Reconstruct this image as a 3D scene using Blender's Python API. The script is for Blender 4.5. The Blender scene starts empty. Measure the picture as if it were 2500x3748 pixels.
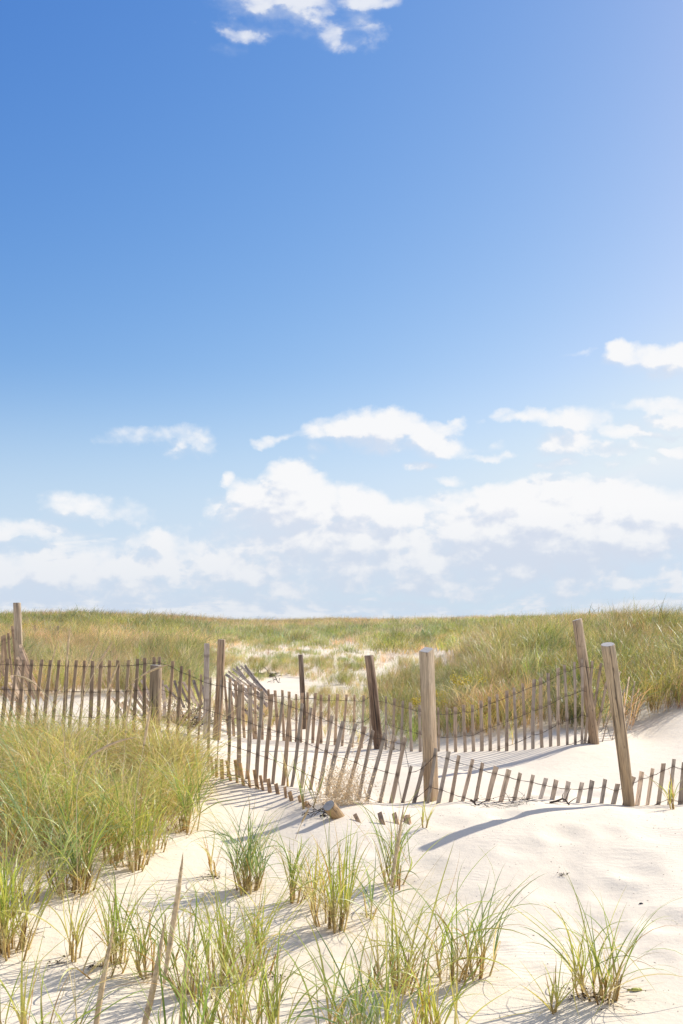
import bpy, math, random
import numpy as np
from mathutils import Vector, Matrix, Quaternion

random.seed(7); rng = np.random.default_rng(7)
sc = bpy.context.scene
C = sc.collection
R = math.radians

# ------------------------------------------------------------------ camera
F = 3646.0; HO = 2270.0; EYE = 1.7           # focal length and horizon in photo pixels, eye height in metres
cam = bpy.data.cameras.new('camera'); cam.sensor_fit = 'VERTICAL'; cam.sensor_height = 36
cam.lens = 36 * F / 3748; cam.shift_y = (HO - 1874) / 3748; cam.clip_end = 9000; cam.clip_start = 0.05
cam_o = bpy.data.objects.new('camera', cam); C.objects.link(cam_o)
cam_o.location = (0, 0, EYE); cam_o.rotation_euler = (R(90), 0, 0); sc.camera = cam_o

# ------------------------------------------------------------------ light
SUN_EL, SUN_AZ = 35.0, 53.0                  # azimuth clockwise from the view axis
EXPO = 0.42; SKY_S = 0.1
sc.view_settings.view_transform = 'Standard'; sc.view_settings.look = 'None'
sc.view_settings.exposure = EXPO; sc.view_settings.gamma = 1; sc.view_settings.use_curve_mapping = False
sl = bpy.data.lights.new('sun', 'SUN'); sl.energy = 4.7; sl.angle = R(0.53); sl.color = (1.0, 0.95, 0.865)
so = bpy.data.objects.new('sun', sl); C.objects.link(so)
sv = Vector((math.sin(R(SUN_AZ)) * math.cos(R(SUN_EL)), math.cos(R(SUN_AZ)) * math.cos(R(SUN_EL)), math.sin(R(SUN_EL))))
so.rotation_euler = sv.to_track_quat('Z', 'Y').to_euler()

sc.cycles.max_bounces = 6; sc.cycles.diffuse_bounces = 3; sc.cycles.glossy_bounces = 2
sc.cycles.transmission_bounces = 4; sc.cycles.transparent_max_bounces = 4

class NT:
    """tiny helper to write node trees as expressions"""
    def __init__(s, nt): s.nt = nt
    def n(s, t, **k):
        o = s.nt.nodes.new(t)
        for a, v in k.items(): setattr(o, a, v)
        return o
    def put(s, sock, v):
        if v is None: return
        if isinstance(v, bpy.types.NodeSocket): s.nt.links.new(v, sock)
        else:
            if isinstance(v, (tuple, list)) and len(v) == 3 and sock.type == 'RGBA': v = (*v, 1)
            sock.default_value = v
    def m(s, op, a, b=None, c=None, clamp=False):
        o = s.n('ShaderNodeMath', operation=op, use_clamp=clamp)
        for i, v in enumerate((a, b, c)): s.put(o.inputs[i], v)
        return o.outputs[0]
    def v(s, op, a, b=None, out=0, scale=None):
        o = s.n('ShaderNodeVectorMath', operation=op)
        s.put(o.inputs[0], a)
        if b is not None: s.put(o.inputs[1], b)
        if scale is not None: s.put(o.inputs['Scale'], scale)
        return o.outputs[out]
    def mix(s, f, a, b, t='RGBA', blend='MIX'):
        o = s.n('ShaderNodeMix', data_type=t); 
        if t == 'RGBA': o.blend_type = blend; ia, ib, oo = 6, 7, 2
        else: ia, ib, oo = 2, 3, 0
        s.put(o.inputs[0], f); s.put(o.inputs[ia], a); s.put(o.inputs[ib], b)
        return o.outputs[oo]
    def noise(s, vec, scale, detail=4, rough=0.5, dist=0.0, out=0):
        o = s.n('ShaderNodeTexNoise'); s.put(o.inputs['Vector'], vec)
        o.inputs['Scale'].default_value = scale; o.inputs['Detail'].default_value = detail
        o.inputs['Roughness'].default_value = rough; o.inputs['Distortion'].default_value = dist
        return o.outputs[out]
    def rng(s, v, a, b, c=0.0, d=1.0, smooth=False):
        o = s.n('ShaderNodeMapRange', interpolation_type='SMOOTHSTEP' if smooth else 'LINEAR')
        for i, x in enumerate((v, a, b, c, d)): s.put(o.inputs[i], x)
        return o.outputs[0]
    def comb(s, x, y, z=0.0):
        o = s.n('ShaderNodeCombineXYZ')
        for i, q in enumerate((x, y, z)): s.put(o.inputs[i], q)
        return o.outputs[0]
    def sep(s, v):
        o = s.n('ShaderNodeSeparateXYZ'); s.put(o.inputs[0], v); return o.outputs

# ------------------------------------------------------------------ sky (world)
w = bpy.data.worlds.new('World'); sc.world = w; w.use_nodes = True
t = NT(w.node_tree); nt = w.node_tree
bg = nt.nodes['Background']; bg.inputs[1].default_value = SKY_S
K = 1.0 / (SKY_S * 2 ** EXPO)               # picture-linear value -> background colour
sk = t.n('ShaderNodeTexSky', sky_type='NISHITA', sun_disc=False)
sk.sun_elevation = R(SUN_EL); sk.sun_rotation = R(SUN_AZ); sk.dust_density = 0.6; sk.ozone_density = 3; sk.air_density = 1
sp = t.n('ShaderNodeSeparateColor'); nt.links.new(sk.outputs[0], sp.inputs[0])
chan = []
for i, (a, g) in enumerate(((0.0650, 1.71), (0.1075, 1.16), (0.3000, 0.58))):   # film response of the photograph's blue sky
    x = t.m('POWER', sp.outputs[i], g)
    chan.append(t.m('MULTIPLY', t.m('MINIMUM', t.m('MULTIPLY', x, a), 0.95), K))
cc = t.n('ShaderNodeCombineColor')
for i in range(3): nt.links.new(chan[i], cc.inputs[i])
sky_col = cc.outputs[0]
tc = t.n('ShaderNodeTexCoord')
X, Y, Z = t.sep(tc.outputs['Generated'])
hyp = t.m('SQRT', t.m('ADD', t.m('MULTIPLY', X, X), t.m('MULTIPLY', Y, Y)))
az = t.m('ARCTAN2', X, Y)
vv = t.m('DIVIDE', Z, t.m('MAXIMUM', hyp, 0.05))
P = t.comb(az, vv, 0)

def azv(px, py):
    a = math.atan((px - 1250) / F)
    return a, (HO - py) / F * math.cos(a)
# cumulus banks: direction, half width, half height, weight, wispiness (photo pixels to angles)
BL = [  # px, py, rx, ry, weight
 (1010, 10, 240, 85, .95), (930, 120, 200, 45, .62), (1310, 120, 120, 75, .60), (1330, 0, 150, 40, .9), (800, 180, 100, 35, .40), (1150, 45, 120, 60, .6),
 (560, 1590, 170, 42, .62), (690, 1620, 85, 60, .75), (1030, 1606, 80, 22, .8), (1145, 1625, 62, 62, .85),
 (1300, 1585, 140, 72, 1.2), (1420, 1572, 140, 85, 1.4), (1560, 1600, 140, 66, 1.3), (1640, 1640, 110, 32, .9), (1540, 1700, 60, 22, .9),
 (1640, 1755, 80, 22, .9), (1790, 1665, 110, 18, .8), (1810, 1610, 45, 35, .55), (1680, 1540, 40, 18, .6), (1755, 1540, 25, 14, .5),
 (2290, 1300, 75, 42, 1.0), (2450, 1325, 150, 55, 1.15), (2100, 1290, 70, 12, .4),
 (1960, 1520, 140, 26, .9), (2110, 1545, 150, 60, 1.05), (2240, 1585, 110, 38, .95), (2420, 1480, 170, 38, 1.0), (2440, 1535, 120, 30, .95), (2400, 1585, 150, 14, .8),
 (2080, 1635, 150, 52, 1.1), (2240, 1650, 150, 36, 1.0), (2060, 1710, 95, 22, .9), (2240, 1700, 110, 20, .85), (2390, 1690, 40, 42, .7), (2450, 1640, 90, 25, .95),
 (300, 1855, 150, 60, .72), (430, 1885, 120, 62, .72), (170, 1945, 130, 45, .9), (30, 1960, 80, 62, .9), (-60, 1940, 80, 60, .9),
 (545, 1995, 150, 45, 1.05), (700, 2005, 110, 35, .9),
 (1050, 1775, 115, 90, 1.5), (1140, 1825, 150, 85, 1.5), (1300, 1860, 170, 80, 1.5), (1410, 1885, 120, 62, 1.4), (835, 1760, 28, 40, .7), (880, 1805, 60, 28, .7),
 (890, 1880, 130, 75, 1.2), (950, 1950, 200, 85, 1.15), (1180, 1930, 260, 60, .95), (1350, 1970, 240, 60, .8), (1560, 1920, 120, 50, .95),
 (1990, 1820, 170, 80, 1.3), (1790, 1790, 70, 40, .9), (1850, 1880, 230, 70, 1.05), (2250, 1900, 300, 80, 1.1), (2480, 1850, 200, 50, .9), (1700, 2000, 400, 90, .8), (2300, 2030, 400, 90, .9),
 (1060, 1870, 240, 130, 1.7), (1280, 1990, 520, 130, 1.6), (2050, 1950, 640, 170, 2.0), (1500, 2090, 1200, 140, 1.5), (300, 2110, 620, 120, 1.3), (1450, 1900, 160, 80, 1.5)]

def cloud_group():
    g = bpy.data.node_groups.new('cloud_density', 'ShaderNodeTree')
    g.interface.new_socket('P', in_out='INPUT', socket_type='NodeSocketVector')
    g.interface.new_socket('D', in_out='OUTPUT', socket_type='NodeSocketFloat')
    q = NT(g); gi = q.n('NodeGroupInput'); go = q.n('NodeGroupOutput')
    Pi = gi.outputs[0]
    wob = q.noise(Pi, 13, 2, .5, out=1)
    Pw = q.v('ADD', Pi, q.v('MULTIPLY', q.v('SUBTRACT', wob, (.5, .5, .5)), (.040, .026, 0)))
    wob2 = q.noise(Pi, 48, 4, .6, out=1)
    Pw = q.v('ADD', Pw, q.v('MULTIPLY', q.v('SUBTRACT', wob2, (.5, .5, .5)), (.020, .016, 0)))
    acc = None
    for px, py, rx, ry, wt in BL:
        a, v = azv(px, py)
        d = q.v('MULTIPLY', q.v('SUBTRACT', Pw, (a, v, 0)), (F / rx, F / ry, 0))
        L = q.v('DOT_PRODUCT', d, d, out=1)
        o = q.m('MULTIPLY_ADD', L, -wt * .8, wt * 1.25)
        acc = o if acc is None else q.m('SMOOTH_MAX', acc, o, 0.35)
    acc = q.m('MAXIMUM', acc, -1.5)
    st = q.v('MULTIPLY', Pi, (1.0, 1.5, 1.0))
    vor = q.n('ShaderNodeTexVoronoi', feature='SMOOTH_F1'); q.put(vor.inputs['Vector'], q.v('ADD', st, q.v('SCALE', q.v('SUBTRACT', wob2, (.5, .5, .5)), scale=.02)))
    vor.inputs['Scale'].default_value = 26; vor.inputs['Detail'].default_value = 2; vor.inputs['Roughness'].default_value = .55; vor.inputs['Smoothness'].default_value = .5
    puff = q.m('SUBTRACT', .42, vor.outputs['Distance'])
    n1 = q.noise(st, 24, 6, .60, .25)
    _, vy, _ = q.sep(Pi)
    # low layer thickening towards the horizon, all the way round
    vz = q.m('ADD', q.m('MAXIMUM', vy, 0.0), 0.075)
    ax, _, _ = q.sep(Pi)
    lay = q.comb(q.m('DIVIDE', ax, vz), q.m('DIVIDE', 1.0, vz), 3.3)
    n2 = q.noise(lay, 1.5, 4, .6, .4)
    cover = q.rng(vy, 0.0, 0.135, 0.60, -0.75)
    n4 = q.noise(q.v('MULTIPLY', Pi, (1.0, 2.6, 1.0)), 17, 5, .6, .5)
    cover = q.rng(vy, 0.0, 0.15, 1.0, -1.1)
    mott = q.m('ADD', q.m('MULTIPLY', q.m('SUBTRACT', n4, .5), 3.0), q.m('MULTIPLY', q.m('SUBTRACT', n2, .5), 1.0))
    band = q.m('ADD', cover, mott)
    # fair-weather clouds added over the unseen sky to lift and neutralise shadow fill
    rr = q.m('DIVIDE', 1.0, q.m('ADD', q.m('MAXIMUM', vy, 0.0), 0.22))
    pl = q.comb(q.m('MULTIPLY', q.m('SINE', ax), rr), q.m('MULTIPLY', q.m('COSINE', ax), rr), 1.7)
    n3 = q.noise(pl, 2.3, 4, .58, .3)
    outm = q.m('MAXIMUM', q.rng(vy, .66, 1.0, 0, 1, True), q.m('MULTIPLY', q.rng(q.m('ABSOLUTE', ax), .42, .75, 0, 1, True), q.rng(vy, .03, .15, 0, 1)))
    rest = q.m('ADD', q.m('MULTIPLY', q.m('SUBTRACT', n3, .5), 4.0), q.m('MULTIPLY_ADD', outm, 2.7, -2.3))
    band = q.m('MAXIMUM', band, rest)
    d0 = q.m('ADD', acc, q.m('ADD', q.m('MULTIPLY', q.m('SUBTRACT', n1, .53), 1.7), q.m('MULTIPLY', puff, .8)))
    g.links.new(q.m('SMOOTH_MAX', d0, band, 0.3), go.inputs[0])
    return g
CG = cloud_group()
def dens(vec):
    o = t.n('ShaderNodeGroup'); o.node_tree = CG; nt.links.new(vec, o.inputs[0]); return o.outputs[0]
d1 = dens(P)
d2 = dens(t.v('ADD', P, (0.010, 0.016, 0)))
haze = t.rng(vv, 0.03, 0.26, 0.85, 0.0, True)                       # pale veil near the horizon
lit = t.rng(t.m('ADD', t.m('SUBTRACT', d1, d2), t.m('MULTIPLY', d1, -.10)), -0.50, 0.34, 0, 1, True)
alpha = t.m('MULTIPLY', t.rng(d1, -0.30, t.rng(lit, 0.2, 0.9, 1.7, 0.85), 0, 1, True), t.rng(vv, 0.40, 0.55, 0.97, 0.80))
lowdim = t.rng(vv, 0.02, 0.11, 0.0, 1.0)
white = t.mix(lowdim, tuple(K * c for c in (.80, .835, .89)), tuple(K * c for c in (.955, .955, .965)))
shade = t.mix(lowdim, tuple(K * c for c in (.63, .71, .83)), tuple(K * c for c in (.70, .75, .86)))
ccol = t.mix(lit, shade, white)
s2 = t.mix(haze, sky_col, tuple(K * c for c in (.56, .725, .895)))
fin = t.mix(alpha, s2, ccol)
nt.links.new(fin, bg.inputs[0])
w.cycles.sampling_method = 'MANUAL'; w.cycles.sample_map_resolution = 512

# ------------------------------------------------------------------ terrain function
CP = []   # control points (px, Y, z)
def cz(px, py, Yd): CP.append((px, Yd, EYE - (py - HO) * Yd / F))
for px in (-300, 600, 1250, 1900, 2800): CP.append((px, 2.0, -.42)); CP.append((px, 3.4, -.42))
for px, z in ((-300, -.38), (600, -.40), (1250, -.40), (1900, -.38), (2800, -.34)): CP.append((px, 5.0, z))
for px, z in ((-300, -.22), (350, -.24), (900, -.30), (1500, -.24), (2100, -.18), (2800, -.12)): CP.append((px, 7.2, z))
for px, z in ((-300, -.02), (300, -.04), (750, -.14), (1000, -.16)): CP.append((px, 9.6, z))
cz(1150, 2905, 10.1); cz(1350, 2950, 9.4); cz(1650, 2957, 9.1); cz(1950, 2945, 9.05); cz(2250, 2958, 8.9); cz(2550, 2955, 9.0); cz(2800, 2940, 9.0)
# front fence feet and the hollow behind it
for px, py, Yd in ((0, 2735, 12.3), (300, 2742, 12.2), (575, 2760, 12.0), (765, 2835, 11.3), (870, 2856, 10.85), (1020, 2884, 10.65), (1200, 2925, 10.3),
                   (1400, 2948, 9.95), (1600, 2955, 9.65), (1850, 2948, 9.5), (2100, 2950, 9.35), (2300, 2960, 9.3), (2550, 2950, 9.4)): cz(px, py, Yd)
cz(1600, 2890, 10.6); cz(1900, 2880, 10.7); cz(2200, 2860, 10.8); cz(2500, 2830, 11.0)
cz(1100, 2770, 13.0)
for px, py, Yd in ((835, 2694, 15.3), (1000, 2712, 15.2), (1200, 2730, 14.9), (1400, 2750, 14.2), (1560, 2765, 13.5), (1700, 2772, 12.9), (1900, 2765, 12.6),
                   (2100, 2742, 12.5), (2240, 2730, 12.9), (2350, 2710, 13.7), (2520, 2660, 13.6), (2800, 2630, 14.0)): cz(px, py, Yd)
# left rise behind the fence
for px, py, Yd in ((0, 2640, 14.0), (300, 2640, 14.0), (600, 2655, 14.2), (0, 2545, 16.0), (300, 2545, 16.0), (600, 2570, 16.5), (-300, 2540, 15),
                   (100, 2440, 25), (400, 2445, 25), (700, 2470, 25), (100, 2345, 38), (500, 2355, 38), (60, 2281, 58), (350, 2276, 60), (700, 2291, 65), (-300, 2300, 50)): cz(px, py, Yd)
# valley
for px, py, Yd in ((850, 2640, 17.5), (1050, 2630, 18), (1250, 2640, 17.5), (900, 2570, 20.5), (1150, 2560, 20.5), (950, 2500, 25), (1200, 2495, 25), (1350, 2470, 27),
                   (1550, 2420, 34), (950, 2400, 37), (1250, 2395, 37), (1500, 2380, 42), (900, 2335, 52), (1250, 2330, 52), (1500, 2320, 52),
                   (950, 2293, 82), (1280, 2283, 78), (1500, 2292, 78), (1800, 2281, 70)): cz(px, py, Yd)
# right mound
for px, py, Yd in ((1450, 2720, 15.0), (1450, 2625, 17.5), (1440, 2580, 20), (1620, 2650, 15.5), (1620, 2590, 17.5), (1640, 2525, 20.5), (1640, 2480, 24), (1850, 2650, 15.0), (1850, 2540, 17.5), (1850, 2465, 21),
                   (1900, 2385, 27), (2000, 2320, 35), (2150, 2620, 15.0), (2150, 2490, 18.5), (2150, 2380, 24), (2200, 2328, 31), (2500, 2590, 15.0), (2500, 2485, 18), (2450, 2385, 23),
                   (2500, 2335, 29), (2800, 2450, 18), (2800, 2335, 28), (2300, 2292, 45), (1900, 2300, 48), (2700, 2304, 45), (2200, 2300, 80), (2700, 2300, 80)): cz(px, py, Yd)
for px in (-300, 600, 1250, 1900, 2800): CP.append((px, 130, 0.2)); CP.append((px, 300, -2.0))
cp = np.array(CP)
def uv(th, r): return np.stack([np.clip(th, -.42, .42) * 2.2, np.log(np.clip(r, 1.9, 320))], -1)
cth = np.arctan((cp[:, 0] - 1250) / F); crr = cp[:, 1] / np.cos(cth)
cuv = uv(cth, crr)
def phi(d): return d * d * np.log(d + 1e-9)
def _d(a, b): return np.sqrt(((a[:, None, :] - b[None, :, :]) ** 2).sum(-1))
nC = len(cp); A_ = np.zeros((nC + 3, nC + 3))
A_[:nC, :nC] = phi(_d(cuv, cuv)) + np.eye(nC) * 2e-4
A_[:nC, nC] = 1; A_[:nC, nC + 1:] = cuv; A_[nC, :nC] = 1; A_[nC + 1:, :nC] = cuv.T
wts = np.linalg.solve(A_, np.concatenate([cp[:, 2], np.zeros(3)]))
# relief: random sinusoids
kr = np.random.default_rng(3)
WV = [(kr.uniform(-1, 1, 2), kr.uniform(0, 6.28)) for _ in range(60)]
DIMP = []   # footprints and scoops: X, Y, radius, depth
def noise_relief(X, Y):
    z = np.zeros_like(X)
    for i, (dv, ph) in enumerate(WV):
        lam = 0.35 * (1.075 ** i); k = 6.283 / lam; a = 0.0008 * lam ** 0.75
        dv = dv / np.linalg.norm(dv)
        z += a * np.sin(k * (dv[0] * X + dv[1] * Y) + ph + 1.3 * np.sin(0.9 * X / lam + i))
    return z
def ground_z(X, Y, micro=True):
    X = np.atleast_1d(np.asarray(X, float)); Y = np.atleast_1d(np.asarray(Y, float))
    sh = X.shape; X = X.ravel(); Y = Y.ravel()
    th = np.arctan2(X, Y); r = np.hypot(X, Y)
    q = uv(th, r); z = np.empty(len(X))
    for i in range(0, len(X), 20000):
        s = slice(i, i + 20000)
        z[s] = phi(_d(q[s], cuv)) @ wts[:nC] + wts[nC] + q[s] @ wts[nC + 1:]
    side = np.clip((np.abs(th) - .5) / .6, 0, 1)
    z = z * (1 - side) + np.clip(z, -.3, 1.0) * side
    near = np.clip((r - 1.0) / 1.5, 0, 1); z = z * near - .42 * (1 - near)
    z += noise_relief(X, Y) * np.clip(1.3 - r / 60, 0.15, 1)
    if micro:
        for dx, dy, rad, dep in DIMP:
            d2_ = ((X - dx) ** 2 + (Y - dy) ** 2) / rad ** 2
            m = d2_ < 9
            z[m] += -dep * np.exp(-d2_[m]) + dep * .45 * np.exp(-(np.sqrt(d2_[m]) - 1.5) ** 2 * 4)
    return z.reshape(sh)
def gz(x, y): return float(ground_z([x], [y])[0])
_YS = np.exp(np.linspace(math.log(2.2), math.log(120), 900))
def hit(px, py):
    """ground point met by the line of sight of a photo pixel"""
    X = (px - 1250) / F * _YS; Zr = EYE - (py - HO) / F * _YS
    g = ground_z(X, _YS); k = np.nonzero(Zr <= g)[0]
    i = k[0] if len(k) else -1
    return Vector((X[i], _YS[i], g[i]))
def at(px, py, Yd): return Vector(((px - 1250) / F * Yd, Yd, EYE - (py - HO) / F * Yd))
def onground(px, Yd):
    x = (px - 1250) / F * Yd; return Vector((x, Yd, gz(x, Yd)))

_dl = []
for px, py, rad, dep in ((2070, 3060, .16, .022), (1900, 3110, .14, .012), (2020, 3260, .17, .014), (2300, 3165, .20, .020), (2340, 3200, .14, .014), (2440, 3375, .15, .024),
                         (2250, 3275, .15, .012), (1850, 2985, .13, .02), (2200, 3050, .13, .012), (2420, 3060, .17, .014), (1640, 3020, .15, .014), (1720, 2830, .11, .018), (1735, 2850, .08, .012),
                         (1400, 3120, .12, .012), (1300, 3520, .10, .012), (1150, 3560, .09, .010), (1700, 3300, .16, .012), (2130, 3380, .12, .010), (700, 3350, .12, .010), (100, 3600, .12, .014),
                         (330, 3450, .12, .012), (1800, 3480, .1, .01), (1560, 3180, .13, .012), (2380, 3520, .12, .012), (1950, 3560, .1, .012), (2015, 2905, .16, .03), (1960, 2925, .12, .03), (2150, 2912, .16, .03)):
    p_ = hit(px, py); _dl.append((p_.x, p_.y, rad * 1.0, dep * 1.0))
DIMP.extend(_dl)

# ------------------------------------------------------------------ helpers for objects
def mesh_obj(name, verts, faces, mats, parent=None, smooth=True, fmat=None, col=None):
    me = bpy.data.meshes.new(name)
    verts = np.asarray(verts, dtype=np.float32)
    if isinstance(faces, np.ndarray):
        nf, k = faces.shape
        me.vertices.add(len(verts)); me.vertices.foreach_set('co', verts.ravel())
        me.loops.add(nf * k); me.loops.foreach_set('vertex_index', faces.astype(np.int32).ravel())
        me.polygons.add(nf); me.polygons.foreach_set('loop_start', np.arange(0, nf * k, k, dtype=np.int32))
        me.update(calc_edges=True)
    else:
        me.from_pydata([tuple(map(float, v)) for v in verts], [], faces)
    if smooth: me.polygons.foreach_set('use_smooth', np.ones(len(me.polygons), bool))
    for m in (mats if isinstance(mats, (list, tuple)) else [mats]): me.materials.append(m)
    if fmat is not None: me.polygons.foreach_set('material_index', np.asarray(fmat, dtype=np.int32))
    if col is not None:
        a = me.color_attributes.new('tone', 'FLOAT_COLOR', 'POINT')
        c4 = np.ones((len(verts), 4), np.float32); c4[:, :3] = col; a.data.foreach_set('color', c4.ravel())
    me.update()
    o = bpy.data.objects.new(name, me); C.objects.link(o)
    if parent is not None: o.parent = parent
    return o
def tag(o, label=None, cat=None, group=None, kind=None):
    if label: o['label'] = label
    if cat: o['category'] = cat
    if group: o['group'] = group
    if kind: o['kind'] = kind
    return o
def empty(name, loc, label=None, cat=None, group=None):
    o = bpy.data.objects.new(name, None); o.empty_display_size = .1; C.objects.link(o); o.location = loc
    return tag(o, label, cat, group)
def tube(pts, rad, seg=6, cap=True):
    """pts (n,3), rad scalar or list -> verts, quad faces list"""
    pts = [Vector(p) for p in pts]; n = len(pts)
    if not hasattr(rad, '__len__'): rad = [rad] * n
    vs, fs = [], []
    prev = None
    for i, p in enumerate(pts):
        d = (pts[min(i + 1, n - 1)] - pts[max(i - 1, 0)]).normalized()
        u = d.cross(Vector((0.13, 0.97, .2)) if prev is None else prev); 
        if prev is None: u.normalize(); v_ = d.cross(u)
        else:
            v_ = prev - d * prev.dot(d); v_.normalize(); u = v_.cross(d)
        prev = v_
        for k in range(seg):
            a = 6.28318 * k / seg
            vs.append(p + (u * math.cos(a) + v_ * math.sin(a)) * rad[i])
    for i in range(n - 1):
        for k in range(seg):
            a, b = i * seg + k, i * seg + (k + 1) % seg
            fs.append((a, b, b + seg, a + seg))
    if cap: fs.append(tuple(range(seg))[::-1]); fs.append(tuple((n - 1) * seg + k for k in range(seg)))
    return vs, fs
class Acc:
    def __init__(s): s.v = []; s.f = []; s.m = []; s.c = []
    def add(s, vf, m=0, col=None):
        o = len(s.v); s.v += list(vf[0]); s.f += [tuple(i + o for i in q) for q in vf[1]]; s.m += [m] * len(vf[1])
        if col is not None: s.c += [col] * len(vf[0])
    def obj(s, name, mats, parent=None, smooth=True):
        return mesh_obj(name, s.v, s.f, mats, parent, smooth, s.m, np.array(s.c) if s.c else None)

# ------------------------------------------------------------------ materials
def mat(name):
    m = bpy.data.materials.new(name); m.use_nodes = True
    n = NT(m.node_tree); b = m.node_tree.nodes['Principled BSDF']; return m, n, b
def bump(n, h, strength, dist, b):
    o = n.n('ShaderNodeBump'); o.inputs['Strength'].default_value = strength; o.inputs['Distance'].default_value = dist
    n.put(o.inputs['Height'], h); n.nt.links.new(o.outputs[0], b.inputs['Normal'])

def sand_material():
    m, n, b = mat('dune_sand')
    g = n.n('ShaderNodeNewGeometry').outputs['Position']
    big = n.noise(g, .9, 4, .55); mid = n.noise(g, 7, 5, .6); gr = n.noise(g, 420, 2, .7); gr2 = n.noise(g, 90, 3, .65)
    col = n.mix(n.rng(big, .3, .7), (.770, .668, .522), (.815, .714, .568))
    col = n.mix(n.m('MULTIPLY', n.rng(mid, .50, .72), .30), col, (.68, .58, .465))
    col = n.mix(n.m('MULTIPLY', n.rng(gr, .55, .75), .45), col, (.46, .39, .32))
    col = n.mix(n.m('MULTIPLY', n.rng(gr2, .62, .8), .35), col, (.83, .75, .655))
    n.put(b.inputs['Base Color'], col); b.inputs['Roughness'].default_value = .92
    b.inputs['Specular IOR Level'].default_value = .25
    wv = n.n('ShaderNodeTexWave', wave_type='BANDS', bands_direction='Y'); 
    n.put(wv.inputs['Vector'], n.v('ADD', g, n.v('MULTIPLY', n.noise(g, 1.3, 3, .5, out=1), (.3, .5, 0))))
    wv.inputs['Scale'].default_value = 5.5; wv.inputs['Distortion'].default_value = 5; wv.inputs['Detail'].default_value = 3; wv.inputs['Detail Scale'].default_value = 1.6
    rip = n.m('MULTIPLY', wv.outputs[1], n.rng(big, .4, .65))
    h = n.m('ADD', n.m('MULTIPLY', mid, 1.0), n.m('ADD', n.m('MULTIPLY', gr, .10), n.m('ADD', n.m('MULTIPLY', gr2, .16), n.m('MULTIPLY', rip, .22))))
    bump(n, h, .55, .018, b)
    return m
M_SAND = sand_material()

def wood_material(name, end=False, cracks=0.5, use_color=True, base=((.44, .35, .27), (.60, .50, .39)), knots=.5):
    m, n, b = mat(name)
    tcn = n.n('ShaderNodeTexCoord'); oi = n.n('ShaderNodeObjectInfo')
    off = n.v('SCALE', (7.3, 3.1, 9.7), scale=oi.outputs['Random'])
    p = n.v('ADD', tcn.outputs['Object'], off)
    if end:
        wv = n.n('ShaderNodeTexWave', wave_type='RINGS', rings_direction='Z'); n.put(wv.inputs['Vector'], tcn.outputs['Object'])
        wv.inputs['Scale'].default_value = 55; wv.inputs['Distortion'].default_value = 2.5; wv.inputs['Detail'].default_value = 3
        nz = n.noise(p, 40, 4, .6)
        ck = n.noise(n.v('MULTIPLY', p, (60, 9, 1)), 1.0, 3, .6)
        col = n.mix(wv.outputs[1], (.52, .49, .45), (.43, .40, .365)); col = n.mix(n.rng(nz, .45, .7), col, (.36, .335, .30))
        col = n.mix(n.m('MULTIPLY', n.rng(ck, .66, .70), .7), col, (.08, .06, .045))
        n.put(b.inputs['Base Color'], col); b.inputs['Roughness'].default_value = .85
        bump(n, nz, .5, .003, b); return m
    gr = n.noise(n.v('MULTIPLY', p, (150, 150, 5)), 1, 5, .6, .4)
    br = n.noise(n.v('MULTIPLY', p, (18, 18, 3.0)), 1, 3, .55)
    ck = n.noise(n.v('MULTIPLY', p, (75, 75, 1.1)), 1, 3, .55, .3)
    kn = n.noise(n.v('MULTIPLY', p, (26, 26, 9)), 1, 2, .5)
    col = n.mix(n.rng(br, .3, .7), base[0], base[1])
    if name != 'weathered_lath':
        zz = n.sep(tcn.outputs['Object'])[2]; wet = n.m('ADD', zz, n.m('MULTIPLY', n.m('SUBTRACT', br, .5), 1.2)); col = n.mix(n.rng(wet, 1.2, .25, 0, .55), col, tuple(c * f for c, f in zip(base[0], (.80, .68, .55))))
    if use_color: col = n.mix(1.0, col, oi.outputs['Color'], blend='MULTIPLY')
    col = n.mix(n.m('MULTIPLY', n.rng(gr, .40, .66), .62), col, (.105, .08, .06))
    col = n.mix(n.m('MULTIPLY', n.rng(kn, .66, .76), knots), col, (.055, .038, .026))
    col = n.mix(n.m('MULTIPLY', n.rng(ck, *((.63, .67) if name == 'weathered_lath' else (.585, .62))), cracks), col, (.04, .03, .022))
    if name == 'weathered_lath':                 # rust and damp stains where the wires cross
        z_ = n.sep(tcn.outputs['Object'])[2]; fr = n.m('SUBTRACT', n.m('FRACT', n.m('MULTIPLY_ADD', z_, -1 / .31, .274)), .5)
        st_ = n.rng(n.m('ADD', n.m('ABSOLUTE', fr), n.m('MULTIPLY', n.m('SUBTRACT', br, .5), .12)), .03, .10, .40, 0)
        col = n.mix(st_, col, (.10, .065, .045))
    n.put(b.inputs['Base Color'], col); b.inputs['Roughness'].default_value = .8; b.inputs['Specular IOR Level'].default_value = .3
    bump(n, n.m('ADD', gr, n.m('MULTIPLY', ck, -1.2)), .6, .0035, b)
    return m
M_SLAT = wood_material('weathered_lath', cracks=.55)
M_POST = wood_material('weathered_post', cracks=.8, base=((.40, .31, .215), (.52, .42, .30)), knots=.7)
M_SAWN = wood_material('sawn_post', cracks=.25, base=((.56, .43, .29), (.66, .53, .375)), knots=.6)
M_BARK = wood_material('rough_bark_post', cracks=.95, base=((.12, .075, .05), (.36, .28, .21)), knots=.9)
M_END = wood_material('end_grain', end=True)
def simple(name, col, rough=.7, metal=0., var=.35, scale=30):
    m, n, b = mat(name)
    p = n.n('ShaderNodeTexCoord').outputs['Object']; nz = n.noise(p, scale, 4, .6)
    n.put(b.inputs['Base Color'], n.mix(n.rng(nz, .3, .7), tuple(c * (1 - var) for c in col), tuple(min(1, c * (1 + var)) for c in col)))
    b.inputs['Roughness'].default_value = rough; b.inputs['Metallic'].default_value = metal
    return m
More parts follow.
